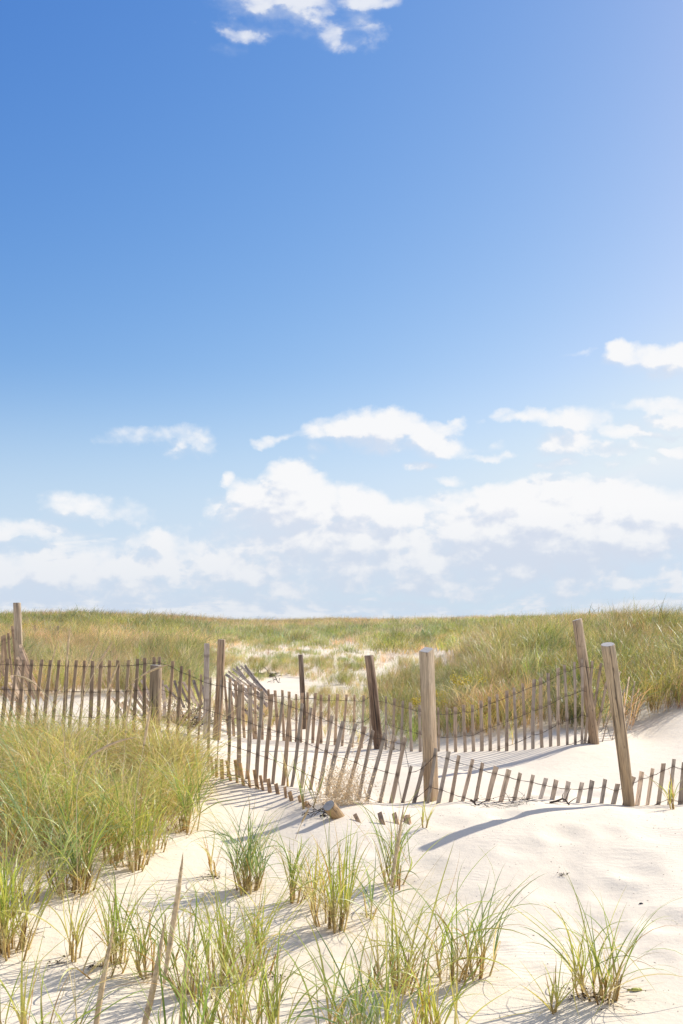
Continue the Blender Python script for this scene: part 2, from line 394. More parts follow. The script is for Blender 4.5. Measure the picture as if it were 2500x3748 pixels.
M_WIRE = simple('rusty_wire', (.075, .055, .045), .75, .2)
M_DRIFT = simple('dark_driftwood', (.07, .048, .035), .8)
M_WEED = simple('dry_seaweed', (.045, .030, .022), .9)
M_STRAW = simple('dry_straw', (.60, .46, .28), .8)
M_BUSH = simple('bleached_twig', (.85, .64, .40), .85, var=.25)
M_PEBBLE = simple('black_pebble', (.03, .03, .033), .5)
M_YEL = simple('yellow_petal', (.62, .47, .02), .7, var=.2)
M_POD = simple('yellow_green_pod', (.42, .42, .08), .6)

def leaf_material(name, instanced):
    m, n, b = mat(name); m.node_tree.nodes.remove(b)
    out = m.node_tree.nodes['Material Output']
    at_ = n.n('ShaderNodeAttribute', attribute_name='tone', attribute_type='GEOMETRY')
    col = at_.outputs['Color']
    if instanced:
        ai = n.n('ShaderNodeAttribute', attribute_name='tint', attribute_type='INSTANCER')
        col = n.mix(1.0, col, ai.outputs['Color'], blend='MULTIPLY')
    pb = n.n('ShaderNodeBsdfPrincipled'); n.put(pb.inputs['Base Color'], col); pb.inputs['Roughness'].default_value = .42
    pb.inputs['Specular IOR Level'].default_value = .4
    tr = n.n('ShaderNodeBsdfTranslucent'); n.put(tr.inputs['Color'], n.mix(1.0, col, (1.25, 1.2, .75), blend='MULTIPLY'))
    ms = n.n('ShaderNodeMixShader'); ms.inputs[0].default_value = .40
    m.node_tree.links.new(pb.outputs[0], ms.inputs[1]); m.node_tree.links.new(tr.outputs[0], ms.inputs[2]); m.node_tree.links.new(ms.outputs[0], out.inputs[0])
    return m
M_LEAF = leaf_material('grass_blade', False); M_LEAFI = leaf_material('grass_blade_field', True)

# ------------------------------------------------------------------ ground sheet
def build_ground():
    th = np.concatenate([np.linspace(-math.pi, R(-27), 70)[:-1], np.linspace(R(-27), R(27), 380), np.linspace(R(27), math.pi, 70)[1:-1]])
    r = np.concatenate([np.exp(np.arange(math.log(.4), math.log(3.0), .05)), np.exp(np.arange(math.log(3.0), math.log(40), .0075)), np.exp(np.arange(math.log(40), math.log(4000), .03))])
    TH, RR = np.meshgrid(th, r); Xg = RR * np.sin(TH); Yg = RR * np.cos(TH)
    Zg = ground_z(Xg, Yg)
    nr, na = TH.shape
    V = np.stack([Xg, Yg, Zg], -1).reshape(-1, 3)
    i = np.arange(nr - 1)[:, None]; j = np.arange(na)[None, :]; j2 = (j + 1) % na
    Fq = np.stack(np.broadcast_arrays(i * na + j, i * na + j2, (i + 1) * na + j2, (i + 1) * na + j), -1).reshape(-1, 4)[:, ::-1]
    o = mesh_obj('sand_ground', V, np.ascontiguousarray(Fq), M_SAND)
    tag(o, kind='structure')
build_ground()

# ------------------------------------------------------------------ grass blades
STRAW = np.array([(.53, .42, .23), (.58, .46, .26), (.45, .325, .175), (.63, .54, .35)])
GREEN = {'fresh': np.array([(.25, .34, .065), (.33, .39, .095), (.17, .26, .06), (.44, .45, .14)]),
         'blue': np.array([(.19, .29, .12), (.28, .37, .18), (.15, .24, .09), (.42, .48, .25)]),
         'yellow': np.array([(.44, .44, .10), (.35, .41, .09), (.56, .49, .17), (.25, .33, .07)]),
         'dry': np.array([(.60, .50, .27), (.50, .46, .21), (.66, .56, .34), (.42, .42, .17)])}
def blades_mesh(g, n_shoots, per, H, base_r, width, lean=(0, 0), open_=1.0, palette='fresh', seg=8, straw_p=.14, stem=True, strays=0, orange_p=.05):
    """arrays (verts, quads, colours) of a clump: shoots with sheathed stems, each fanning into arching blades"""
    V, Q, K_ = [], [], []; off = 0
    pal = GREEN[palette]
    def strip(P, side, wd, col):
        nonlocal off
        n = len(P); V.append(np.stack([P - side * wd[:, None], P + side * wd[:, None]], 1).reshape(-1, 3))
        K_.append(np.repeat(col, 2, 0)); a = off + np.arange(n - 1) * 2
        Q.append(np.stack([a, a + 1, a + 3, a + 2], -1)); off += 2 * n
    s = np.linspace(0, 1, seg + 1)
    for k in range(n_shoots):
        b0 = g.normal(0, 1, 2) * base_r; out = math.atan2(b0[1], b0[0]); fan = g.uniform(0, 6.28)
        t0 = abs(g.normal(0, 1)) * .22 * open_ + 1.2 * open_ * min(np.hypot(*b0), .25)
        sd = np.array([math.cos(out) * math.sin(t0) + lean[0] * .6, math.sin(out) * math.sin(t0) + lean[1] * .6, math.cos(t0)]); sd /= np.linalg.norm(sd)
        hs = H * g.uniform(.10, .26)
        base = np.array([b0[0], b0[1], -.04])
        stc = STRAW[g.integers(0, 4)] * g.uniform(.75, 1.15)
        if stem:
            for a in (0., 1.05, 2.1):
                sdv = np.array([math.cos(a + fan), math.sin(a + fan), 0.])
                P = base + sd * (np.linspace(0, 1, 4) * (hs + .07))[:, None]
                strip(P, sdv, np.array([1.35, 1.2, 1.0, .5]) * width * .50, np.repeat(stc[None], 4, 0) * np.array([[.8], [1], [1.05], [1]]))
        shoot_col = pal[g.integers(0, len(pal))]
        for j in range(per):
            L = H * g.uniform(.55, 1.12); sgn = 1 if j % 2 else -1
            az_ = fan + (0 if sgn > 0 else math.pi) + g.normal(0, .45)
            tilt = t0 * .8 + abs(g.normal(.16, .16)) * open_
            bend = g.gamma(2.2, .40) * open_ * (1.25 if L > H * .9 else .9)
            h0 = hs * g.uniform(.45, 1.15)
            d_h = np.array([math.cos(az_), math.sin(az_)])
            ang = tilt + bend * s ** 1.7; ang = np.minimum(ang, 2.45)
            stp = L / seg
            hx = np.concatenate([[0], np.cumsum(np.sin((ang[1:] + ang[:-1]) / 2) * stp)]); hz = np.concatenate([[0], np.cumsum(np.cos((ang[1:] + ang[:-1]) / 2) * stp)])
            curl = g.normal(0, .25) * s ** 2
            P = np.empty((seg + 1, 3)); P0 = base + sd * (h0 + .03)
            P[:, 0] = P0[0] + hx * np.cos(az_ + curl) + lean[0] * hz * s; P[:, 1] = P0[1] + hx * np.sin(az_ + curl) + lean[1] * hz * s; P[:, 2] = P0[2] + hz
            tw = g.normal(0, .5) + g.normal(0, .8) * s
            sd2 = np.stack([-d_h[1] * np.cos(tw), d_h[0] * np.cos(tw), np.sin(tw)], -1)
            wd = width * g.uniform(.55, 1.15) * .5 * np.clip(.55 + s * 3, 0, 1) * (1 - s ** 2.2 * .95)
            if g.random() < straw_p: c = STRAW[g.integers(0, 4)] * g.uniform(.85, 1.15); col = np.repeat(c[None], seg + 1, 0); wd = wd * .7
            elif g.random() < orange_p: c = np.array([.48, .27, .07]); col = np.repeat(c[None], seg + 1, 0); wd = wd * .7
            else:
                c = (pal[g.integers(0, len(pal))] * .5 + shoot_col * .5) * g.uniform(.8, 1.25)
                f = np.clip((s - .02) / .22, 0, 1)[:, None]; tip = np.clip((s - .82) / .18, 0, 1)[:, None] * g.uniform(0, .9)
                col = stc * (1 - f) + c * f;  col = col * (1 - tip) + np.array([.46, .36, .19]) * tip
            strip(P, sd2, wd, col)
    for k in range(strays):                       # dead thin straw sprawling round the foot
        b0 = g.normal(0, 1, 2) * base_r * 1.2; az_ = g.uniform(0, 6.28); L = H * g.uniform(.3, .9)
        el = g.uniform(.75, 1.5); hx = s * L; P = np.empty((seg + 1, 3))
        bend = g.uniform(-.6, .8); a2 = az_ + bend * s
        P[:, 0] = b0[0] + hx * math.sin(el) * np.cos(a2); P[:, 1] = b0[1] + hx * math.sin(el) * np.sin(a2)
        P[:, 2] = .0 + hx * math.cos(el) * (1 - .75 * s) + .012
        c = STRAW[g.integers(0, 4)] * g.uniform(.9, 1.25)
        strip(P, np.repeat(np.array([[-math.sin(az_), math.cos(az_), 0]]), seg + 1, 0), width * .22 * (1 - s * .7), np.repeat(c[None], seg + 1, 0))
    return np.concatenate(V), np.concatenate(Q), np.concatenate(K_)

# ------------------------------------------------------------------ posts
def post_mesh(base, top, r0, r1, square=False, rot=0.0, rough=.03, mats=None, name='fence_post', chamfer=.006, cut=(0, 0)):
    """lofted post from below the ground to its top; local +Z runs up the post"""
    base = Vector(base); top = Vector(top); ax = (top - base); L = ax.length
    g = np.random.default_rng(int(abs(top.x * 1000)) + 5)
    seg = 24; under = .5
    zs = np.concatenate([[-under], np.linspace(-.02, L - chamfer, 15), [L]])
    vs = []; ph = g.uniform(0, 6.28, 6)
    for i, z in enumerate(zs):
        f = max(0, z) / L; rr = r0 + (r1 - r0) * f
        if i == len(zs) - 1: rr *= .93
        for k in range(seg):
            a = 6.28318 * k / seg
            if square:
                c_, s_ = math.cos(a), math.sin(a); q = rr / max(abs(c_), abs(s_)); q = min(q, rr * 1.34)
            else: q = rr * (1 + rough * (math.sin(2 * a + ph[0]) + .6 * math.sin(3 * a + ph[1] + z * 1.5) + .5 * math.sin(5 * a + ph[2] + z * 4) + .5 * math.sin(a + z * 6 + ph[3])))
            x, y = q * math.cos(a + rot), q * math.sin(a + rot)
            zz = z + (cut[0] * x + cut[1] * y if i >= len(zs) - 2 else 0)
            bow = .006 * math.sin(f * 3.14) * (L if not square else .3)
            vs.append((x + bow, y, zz))
    fs = []; fm = []
    for i in range(len(zs) - 1):
        for k in range(seg):
            a, b = i * seg + k, i * seg + (k + 1) % seg; fs.append((a, b, b + seg, a + seg)); fm.append(0)
    t0 = (len(zs) - 1) * seg; vs.append((0, 0, L)); c = len(vs) - 1
    for k in range(seg): fs.append((t0 + k, t0 + (k + 1) % seg, c)); fm.append(1)
    o = mesh_obj(name, vs, fs, mats or [M_POST, M_END], None, True, fm)
    for p, m in zip(o.data.polygons, fm):
        if m == 1: p.use_smooth = False
    if square: o.data.polygons.foreach_set('use_smooth', np.zeros(len(fs), bool)); o.data.update()
    o.rotation_mode = 'QUATERNION'; zt = ax.normalized(); xt = (Vector((1, 0, 0)) - zt * zt.x).normalized(); o.rotation_quaternion = Matrix((xt, zt.cross(xt), zt)).transposed().to_quaternion(); o.location = base
    return o
def post(px_t, py_t, px_b, Yd, wpx_t, wpx_b, label, Yt=None, group='wooden posts standing in the sand', colr=(1, 1, 1), **k):
    b = onground(px_b, Yd); tp = at(px_t, py_t, Yt or Yd)
    o = post_mesh(b, tp, wpx_b / 2 / F * Yd, wpx_t / 2 / F * (Yt or Yd), **k); o.color = (*colr, 1)
    return tag(o, label, 'post', group)
post(62, 2206, 72, 14.6, 28, 30, 'pale round post at the far left, rising above the dune skyline', colr=(1.15, 1.15, 1.15))
post(571, 2434, 560, 11.93, 44, 44, 'thick flat-fronted post in the left fence, its head level with the slat tops', rough=.05, colr=(.95, .92, .9))
post(757, 2355, 752, 14.0, 19, 19, 'narrow squared grey post left of the taller round tan post', square=True, rot=.2, mats=[M_SLAT, M_END], colr=(1.0, 1.05, 1.15))
post(811, 2340, 792, 14.3, 28, 30, 'tall round tan post where the two fences meet, beside the narrow grey post', rough=.015, colr=(1.1, 1.0, .92))
post(1100, 2396, 1112, 16.8, 18, 20, 'thin dark knobbly post alone before the open sand patch', rough=.07, mats=[M_BARK, M_END])
post(1350, 2398, 1387, 14.4, 34, 36, 'dark knotty round post in the back fence leaning left', rough=.05, mats=[M_BARK, M_END], colr=(1.2, 1.1, 1.0))
post(1561, 2378, 1579, 9.95, 41, 41, 'tan square sawn timber post standing behind the front fence in the centre', square=True, rot=R(-40), mats=[M_SAWN, M_END], chamfer=.003, cut=(.12, .38))
post(2111, 2268, 2176, 12.72, 37, 37, 'leaning round post with flattened side in the back fence on the right', rough=.045, colr=(1.12, 1.05, .98), cut=(.15, 0))
post(2224, 2358, 2303, 9.42, 50, 40, 'large smooth round post leaning left, closest on the right', Yt=9.25, rough=.02, colr=(1.22, 1.18, 1.08), cut=(0, .16))
for px, py, wd, lb in ((129, 2287, 8, 'tiny far post beside yellow flowers on the left dune'), (213, 2291, 7, 'tiny far post standing right of the other far stubs on the left dune'), (169, 2299, 5, 'smallest far stub, low between two tiny posts')):
    p = at(px, py + 25, 36); b = onground(px, 36)
    o = post_mesh(b, at(px, py, 36), wd / 2 / F * 36, wd / 2 / F * 36, rough=.02); tag(o, lb, 'post', 'tiny posts far on the left dune'); o.color = (1.2, 1.2, 1.2, 1)
# sawn-off stump tilted towards the camera
sb = hit(1236, 2990); stt = at(1203, 2948, sb.y - .10)
st = post_mesh(sb, stt, .056, .056, rough=.03, name='cut_post_stump'); st.color = (1.2, 1.1, .88, 1)
tag(st, 'sawn-off round post stump tilted in the sand, grey cracked end facing up', 'post stump')

# ------------------------------------------------------------------ slats
def slat_mesh(seed, L, wd=.041, th=.0095):
    g = np.random.default_rng(seed); wd = wd * g.uniform(.84, 1.14); nseg = 6; vs = []; fs = []
    tw = g.normal(0, .09); ph = g.uniform(0, 6.28)
    for i in range(nseg + 1):
        s = i / nseg; z = -s * L; wob = .007 * math.sin(ph + s * 5) ; ww = wd / 2 * (1 + .07 * math.sin(ph * 2 + s * 9)); a = tw * s * 3
        ce, se = math.cos(a), math.sin(a)
        for x, y in ((-ww, -th / 2), (ww, -th / 2), (ww, th / 2), (-ww, th / 2)):
            zz = z + ((x * g.choice([-1, 1]) * .0 + x * math.tan(g.normal(0, .03) + .12 * math.sin(ph))) if i == 0 else 0)
            vs.append((x * ce - y * se + wob, x * se + y * ce + wob * .5, zz))
    for i in range(nseg):
        for k in range(4):
            a, b = i * 4 + k, i * 4 + (k + 1) % 4; fs.append((a, a + 4, b + 4, b))
    fs.append((0, 1, 2, 3)); fs.append((nseg * 4 + 3, nseg * 4 + 2, nseg * 4 + 1, nseg * 4))
    me = bpy.data.meshes.new('slat'); me.from_pydata(vs, [], fs); me.materials.append(M_SLAT); me.update(); return me
SLATS = {}
def slat_variant(L, k):
    key = (round(L, 1), k)
    if key not in SLATS: SLATS[key] = slat_mesh(100 + k * 7 + int(L * 10), round(L, 1))
    return SLATS[key]
TONES = [(1, .98, .95), (.85, .80, .76), (1.15, .98, .82), (.95, .97, 1.0), (1.2, 1.08, .95), (.75, .72, .70), (1.1, 1.08, 1.05)]
def add_slat(parent, top, bot, tangent, L=1.22, tone=None, yaw=0.0, k=None):
    d = (top - bot).normalized(); tg = Vector(tangent); tg = (tg - d * tg.dot(d)).normalized()
    if yaw: tg = Quaternion(d, yaw) @ tg
    y = d.cross(tg)
    M = Matrix((tg, y, d)).transposed().to_4x4(); M.translation = top
    o = bpy.data.objects.new('slat', slat_variant(L, random.randrange(9) if k is None else k)); C.objects.link(o)
    o.parent = parent; o.matrix_local = Matrix.Translation(-parent.location) @ M
    c = tone or random.choice(TONES); j = random.uniform(.88, 1.12); o.color = (c[0] * j, c[1] * j, c[2] * j, 1)
    return o, top, d, y
def wires(parent, rec, dists, rad=.0020, gap_break=None):
    for dd in dists:
        ac = Acc()
        for strand in (0, 1):
            pts = []
            for i, (o, tp, d, y) in enumerate(rec):
                p = tp - d * dd; sgn = 1 if (i + strand) % 2 else -1
                pts.append(p - y * (.0085 * sgn) - parent.location)
                if i + 1 < len(rec):
                    q = rec[i + 1]; p2 = q[1] - q[2] * dd
                    pts.append((p + p2) / 2 - parent.location + Vector((0, 0, random.gauss(-.004, .003))) )
            ac.add(tube(pts, rad, 4))
        ac.obj('wire', M_WIRE, parent, True)

def z1(x, y): return x / 2.24, 2150 + y / 2.24          # enlargements of the photograph used for measuring
def z2(x, y): return 600 + x / 2.24, 2250 + y / 2.24
def z3(x, y): return 1200 + x / 2.24, 2250 + y / 2.24
def z4(x, y): return 1800 + x / 2.24, 2200 + y / 2.24
front = []
for a in ((-60, 583, -100, 990), (0, 585, -35, 1000), (70, 585, 25, 1000), (145, 590, 85, 1010), (200, 590, 155, 1010), (268, 592, 230, 1000), (340, 590, 305, 1000), (413, 594, 375, 1020), (480, 595, 445, 1030), (558, 597, 525, 1000), (622, 597, 590, 970), (695, 600, 665, 980),
          (765, 603, 740, 1000), (835, 603, 805, 1040), (905, 598, 878, 1050), (972, 598, 955, 1050), (1050, 595, 1025, 1045), (1125, 587, 1105, 1040), (1193, 578, 1180, 1030), (1270, 572, 1262, 1030), (1303, 568, 1296, 1030), (1412, 603, 1385, 1090), (1485, 645, 1465, 1090)): front.append((*z1(*a[:2]), *z1(*a[2:])))
for a in ((215, 450, 200, 880), (305, 490, 285, 930), (378, 515, 370, 1040), (465, 532, 445, 1100), (545, 555, 525, 1340), (630, 572, 605, 1350), (715, 598, 680, 1370), (800, 628, 765, 1330), (880, 650, 830, 1390), (970, 672, 895, 1400), (1045, 700, 970, 1420), (1140, 728, 1040, 1450),
          (1212, 762, 1115, 1460), (1300, 795, 1195, 1450), (1385, 828, 1260, 1470), (1465, 872, 1345, 1450)): front.append((*z2(*a[:2]), *z2(*a[2:])))
for a in ((225, 890, 90, 1400), (300, 915, 175, 1430), (375, 950, 250, 1500), (465, 965, 320, 1550), (550, 990, 420, 1545), (640, 1005, 510, 1560), (685, 1240, 600, 1568), (785, 1205, 700, 1570), (885, 1095, 810, 1568), (985, 1120, 905, 1565), (1080, 1155, 1000, 1555),
          (1190, 1185, 1090, 1560), (1275, 1215, 1205, 1550), (1385, 1245, 1305, 1560), (1490, 1270, 1420, 1545)): front.append((*z3(*a[:2]), *z3(*a[2:])))
for a in ((240, 1410, 180, 1655), (340, 1425, 285, 1655), (440, 1450, 385, 1655), (535, 1467, 490, 1660), (635, 1480, 600, 1650), (735, 1485, 695, 1680), (830, 1472, 795, 1680), (935, 1460, 895, 1690), (1030, 1497, 990, 1690), (1165, 1440, 1090, 1680),
          (1235, 1397, 1190, 1690), (1320, 1372, 1270, 1690), (1405, 1330, 1365, 1665), (1495, 1295, 1450, 1665), (1575, 1320, 1550, 1665), (1650, 1300, 1630, 1665), (1730, 1290, 1715, 1660)): front.append((*z4(*a[:2]), *z4(*a[2:])))
FY = ([-200, 300, 575, 740, 850, 1000, 1200, 1400, 1600, 1900, 2200, 2600], [12.45, 12.2, 12.0, 11.5, 10.9, 10.75, 10.45, 10.1, 9.75, 9.6, 9.42, 9.5])
def run_fence(rows, Yf, name, loc, label, dists, tones=None, L=1.22, cat='fence'):
    f = empty(name, loc, label, cat)
    rec = []
    for i, (tx, ty, bx, by) in enumerate(rows):
        Yd = float(np.interp((tx + bx) / 2, *Yf)); Y2 = float(np.interp((tx + bx) / 2 + 20, *Yf)); X1 = ((tx + bx) / 2 - 1250) / F
        tg = Vector(((((tx + bx) / 2 + 20 - 1250) / F) * Y2 - X1 * Yd, Y2 - Yd, 0))
        wob = random.gauss(0, .012)
        tp, bt = at(tx, ty, Yd + wob), at(bx, by, Yd)
        tn = tones(tx) if tones else None
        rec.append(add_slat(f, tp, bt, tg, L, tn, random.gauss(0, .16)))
    wires(f, rec, dists)
    return f, rec
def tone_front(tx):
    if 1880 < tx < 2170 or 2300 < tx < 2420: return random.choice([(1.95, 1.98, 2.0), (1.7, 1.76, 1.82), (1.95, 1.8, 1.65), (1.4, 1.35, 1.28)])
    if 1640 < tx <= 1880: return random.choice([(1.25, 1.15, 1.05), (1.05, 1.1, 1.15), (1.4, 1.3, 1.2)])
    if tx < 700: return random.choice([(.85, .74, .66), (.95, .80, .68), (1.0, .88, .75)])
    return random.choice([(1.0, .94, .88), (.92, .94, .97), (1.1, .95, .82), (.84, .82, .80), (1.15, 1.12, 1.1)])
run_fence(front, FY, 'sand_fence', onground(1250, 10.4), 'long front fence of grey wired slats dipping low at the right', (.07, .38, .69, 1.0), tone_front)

back = []
for a in ((440, 440, 455, 985), (498, 495, 525, 1000), (545, 520, 570, 1000), (590, 545, 612, 1010), (640, 570, 662, 1008), (690, 580, 735, 1000), (742, 597, 757, 1010), (795, 605, 812, 1035), (857, 612, 872, 1040), (915, 620, 930, 1045), (975, 618, 980, 1055), (1030, 630, 1035, 1055), (1085, 650, 1080, 1060),
          (1130, 640, 1125, 1065), (1182, 637, 1165, 1070), (1240, 640, 1222, 1075), (1293, 655, 1285, 1075)): back.append((*z2(*a[:2]), *z2(*a[2:])))
for a in ((15, 655, 0, 1075), (85, 650, 55, 1080), (150, 655, 120, 1080), (220, 655, 200, 1090), (290, 660, 280, 1095), (350, 615, 345, 1100), (408, 655, 395, 1115), (480, 668, 470, 1120), (543, 685, 540, 1125), (612, 705, 605, 1130), (680, 722, 683, 1140), (757, 740, 755, 1145), (830, 752, 828, 1150), (905, 760, 905, 1155),
          (975, 760, 975, 1160), (1050, 757, 1047, 1165), (1117, 738, 1125, 1168), (1190, 738, 1192, 1168), (1260, 703, 1258, 1168), (1330, 672, 1328, 1168), (1392, 650, 1398, 1165), (1463, 622, 1472, 1162), (1530, 597, 1542, 1158)): back.append((*z3(*a[:2]), *z3(*a[2:])))
for a in ((257, 675, 270, 1265), (345, 640, 338, 1262), (397, 625, 414, 1255), (466, 590, 480, 1248), (538, 550, 552, 1242), (600, 522, 620, 1230), (677, 498, 688, 1218), (740, 475, 742, 1205), (825, 490, 762, 1210), (898, 508, 785, 1212), (945, 660, 832, 1210), (1050, 580, 895, 1205), (1085, 720, 975, 1195),
          (1125, 620, 1050, 1150), (1175, 660, 1090, 1130), (1208, 718, 1122, 1120), (1222, 745, 1140, 1115), (1242, 770, 1150, 1100)): back.append((*z4(*a[:2]), *z4(*a[2:])))
BY = ([780, 1000, 1200, 1400, 1560, 1700, 1900, 2100, 2200, 2240, 2290, 2320, 2340, 2360], [15.5, 15.3, 15.0, 14.3, 13.6, 13.0, 12.7, 12.6, 12.75, 12.95, 13.5, 14.2, 14.9, 15.6])
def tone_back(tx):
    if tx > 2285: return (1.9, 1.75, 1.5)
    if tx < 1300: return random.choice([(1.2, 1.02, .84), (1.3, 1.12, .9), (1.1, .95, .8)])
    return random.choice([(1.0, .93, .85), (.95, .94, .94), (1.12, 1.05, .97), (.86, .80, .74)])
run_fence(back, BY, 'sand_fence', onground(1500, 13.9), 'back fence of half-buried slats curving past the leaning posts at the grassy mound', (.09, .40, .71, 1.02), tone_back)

# row of nearly buried slat tips before the front fence
tips = [(*z2(*a[:2]), *z2(*a[2:])) for a in ((390, 1160, 397, 1320), (430, 1180, 437, 1335), (470, 1185, 485, 1350), (520, 1195, 545, 1370), (580, 1190, 597, 1385), (630, 1215, 650, 1400), (680, 1280, 703, 1418), (745, 1270, 762, 1435), (795, 1315, 818, 1448), (855, 1345, 875, 1460),
        (915, 1385, 938, 1480), (985, 1412, 997, 1508), (1030, 1450, 1052, 1525), (1100, 1485, 1115, 1545), (1163, 1530, 1178, 1575))]
z5 = lambda x, y: (600 + x * .638, 2600 + y * .638)
tips += [(*z5(*a[:2]), *z5(*a[2:])) for a in ((815, 525, 832, 560), (1090, 597, 1113, 640), (1235, 587, 1258, 655), (1318, 590, 1338, 655), (1385, 605, 1400, 650), (1405, 603, 1412, 645))]
f3 = empty('sand_fence', hit(900, 2880), 'old fence buried almost to its slat tips, in front of the main fence', 'fence')
rec = []
for i, (tx, ty, bx, by) in enumerate(tips):
    b = hit(bx, by); tp = at(tx, ty, b.y + .03 + (.10 if i > 14 else 0))
    rec.append(add_slat(f3, tp, b, (.8, -.5, 0), .7, random.choice([(1.5, 1.15, .75), (1.35, 1.05, .72), (1.2, .95, .7)]), random.gauss(0, .2)))
wires(f3, rec[:13], (.16,), .003)
# collapsed fence runs
def collapsed(rows, Yt, Yb, label, tones, loc, L=1.2, wire=(.15, .45, .75), tang=(1, .3, .2)):
    f = empty('collapsed_sand_fence', loc, label, 'fence', 'fallen fence sections'); rec = []
    for i, (tx, ty, bx, by) in enumerate(rows):
        s = i / max(1, len(rows) - 1)
        tp = at(tx, ty, Yt[0] + (Yt[1] - Yt[0]) * s); bt = at(bx, by, Yb[0] + (Yb[1] - Yb[0]) * s)
        rec.append(add_slat(f, tp, bt, tang, max(.5, (tp - bt).length), random.choice(tones), random.gauss(0, .25)))
    if wire: wires(f, rec, wire)
    return f
BRT = [(1.7, 1.5, 1.2), (1.5, 1.3, 1.05), (1.3, 1.1, .9)]; GRY = [(1.2, 1.2, 1.25), (1.0, 1.0, 1.03), (1.4, 1.4, 1.42)]
collapsed([(*z1(*a[:2]), *z1(*a[2:])) for a in ((92, 722, 160, 880), (72, 780, 150, 885), (125, 640, 240, 905), (140, 640, 285, 905), (145, 575, 320, 920), (150, 565, 365, 930), (160, 500, 340, 900), (165, 470, 305, 860), (170, 465, 300, 830), (40, 800, 110, 900), (20, 815, 80, 900))],
          (13.6, 14.5), (13.4, 14.2), 'fallen pale slats fanned out below the far left post', BRT, onground(100, 14), L=1.2, wire=(.2, .5))
collapsed([(*z1(*a[:2]), *z1(*a[2:])) for a in ((-20, 420, 0, 760), (15, 400, 32, 720), (40, 390, 50, 700), (70, 375, 98, 760), (105, 315, 128, 640), (125, 420, 140, 700), (140, 395, 155, 720))],
          (14.9, 14.8), (14.9, 14.8), 'short run of upright slats at the left edge behind the front fence', [(.9, .78, .65), (1.1, .95, .8)], onground(40, 14.9), wire=(.12, .5, .85), tang=(1, 0, 0))
collapsed([(*z1(*a[:2]), *z1(*a[2:])) for a in ((915, 905, 1050, 1010), (930, 905, 1010, 1080), (985, 850, 1165, 1050), (1000, 940, 1100, 1040), (1045, 840, 1180, 1000), (1085, 790, 1190, 960), (1120, 800, 1230, 980), (1160, 760, 1260, 960), (1330, 760, 1345, 960))],
          (13.3, 13.6), (13.2, 13.6), 'half-buried fallen slats behind the thick flat-fronted post', BRT + GRY, onground(480, 13.4), wire=(.2, .5))
collapsed([(*z2(*a[:2]), *z2(*a[2:])) for a in ((505, 488, 850, 740), (528, 462, 850, 700), (562, 443, 840, 660), (595, 425, 850, 760), (630, 418, 830, 640), (662, 417, 850, 650), (690, 470, 860, 700), (590, 520, 800, 800), (560, 560, 760, 820), (540, 620, 720, 850), (620, 600, 830, 830))],
          (17.6, 16.6), (16.3, 15.9), 'tumbled lattice of silvery slats right of the round tan post', GRY + [(1.8, 1.78, 1.75)], onground(900, 16.5), wire=(.12, .4, .7, .95), tang=(.6, -.8, .3))
collapsed([(*z1(*a[:2]), *z1(*a[2:])) for a in ((1425, 765, 1500, 960), (1460, 770, 1540, 930), (1505, 775, 1570, 900), (1545, 800, 1600, 920), (1350, 800, 1440, 900), (1590, 760, 1650, 960), (1650, 800, 1700, 980))],
          (15.5, 15.9), (15.3, 15.6), 'broken slats poking from the brush heap left of the narrow grey post', [(.8, .75, .7), (1.2, 1.05, .9)], onground(680, 15.5), wire=None)

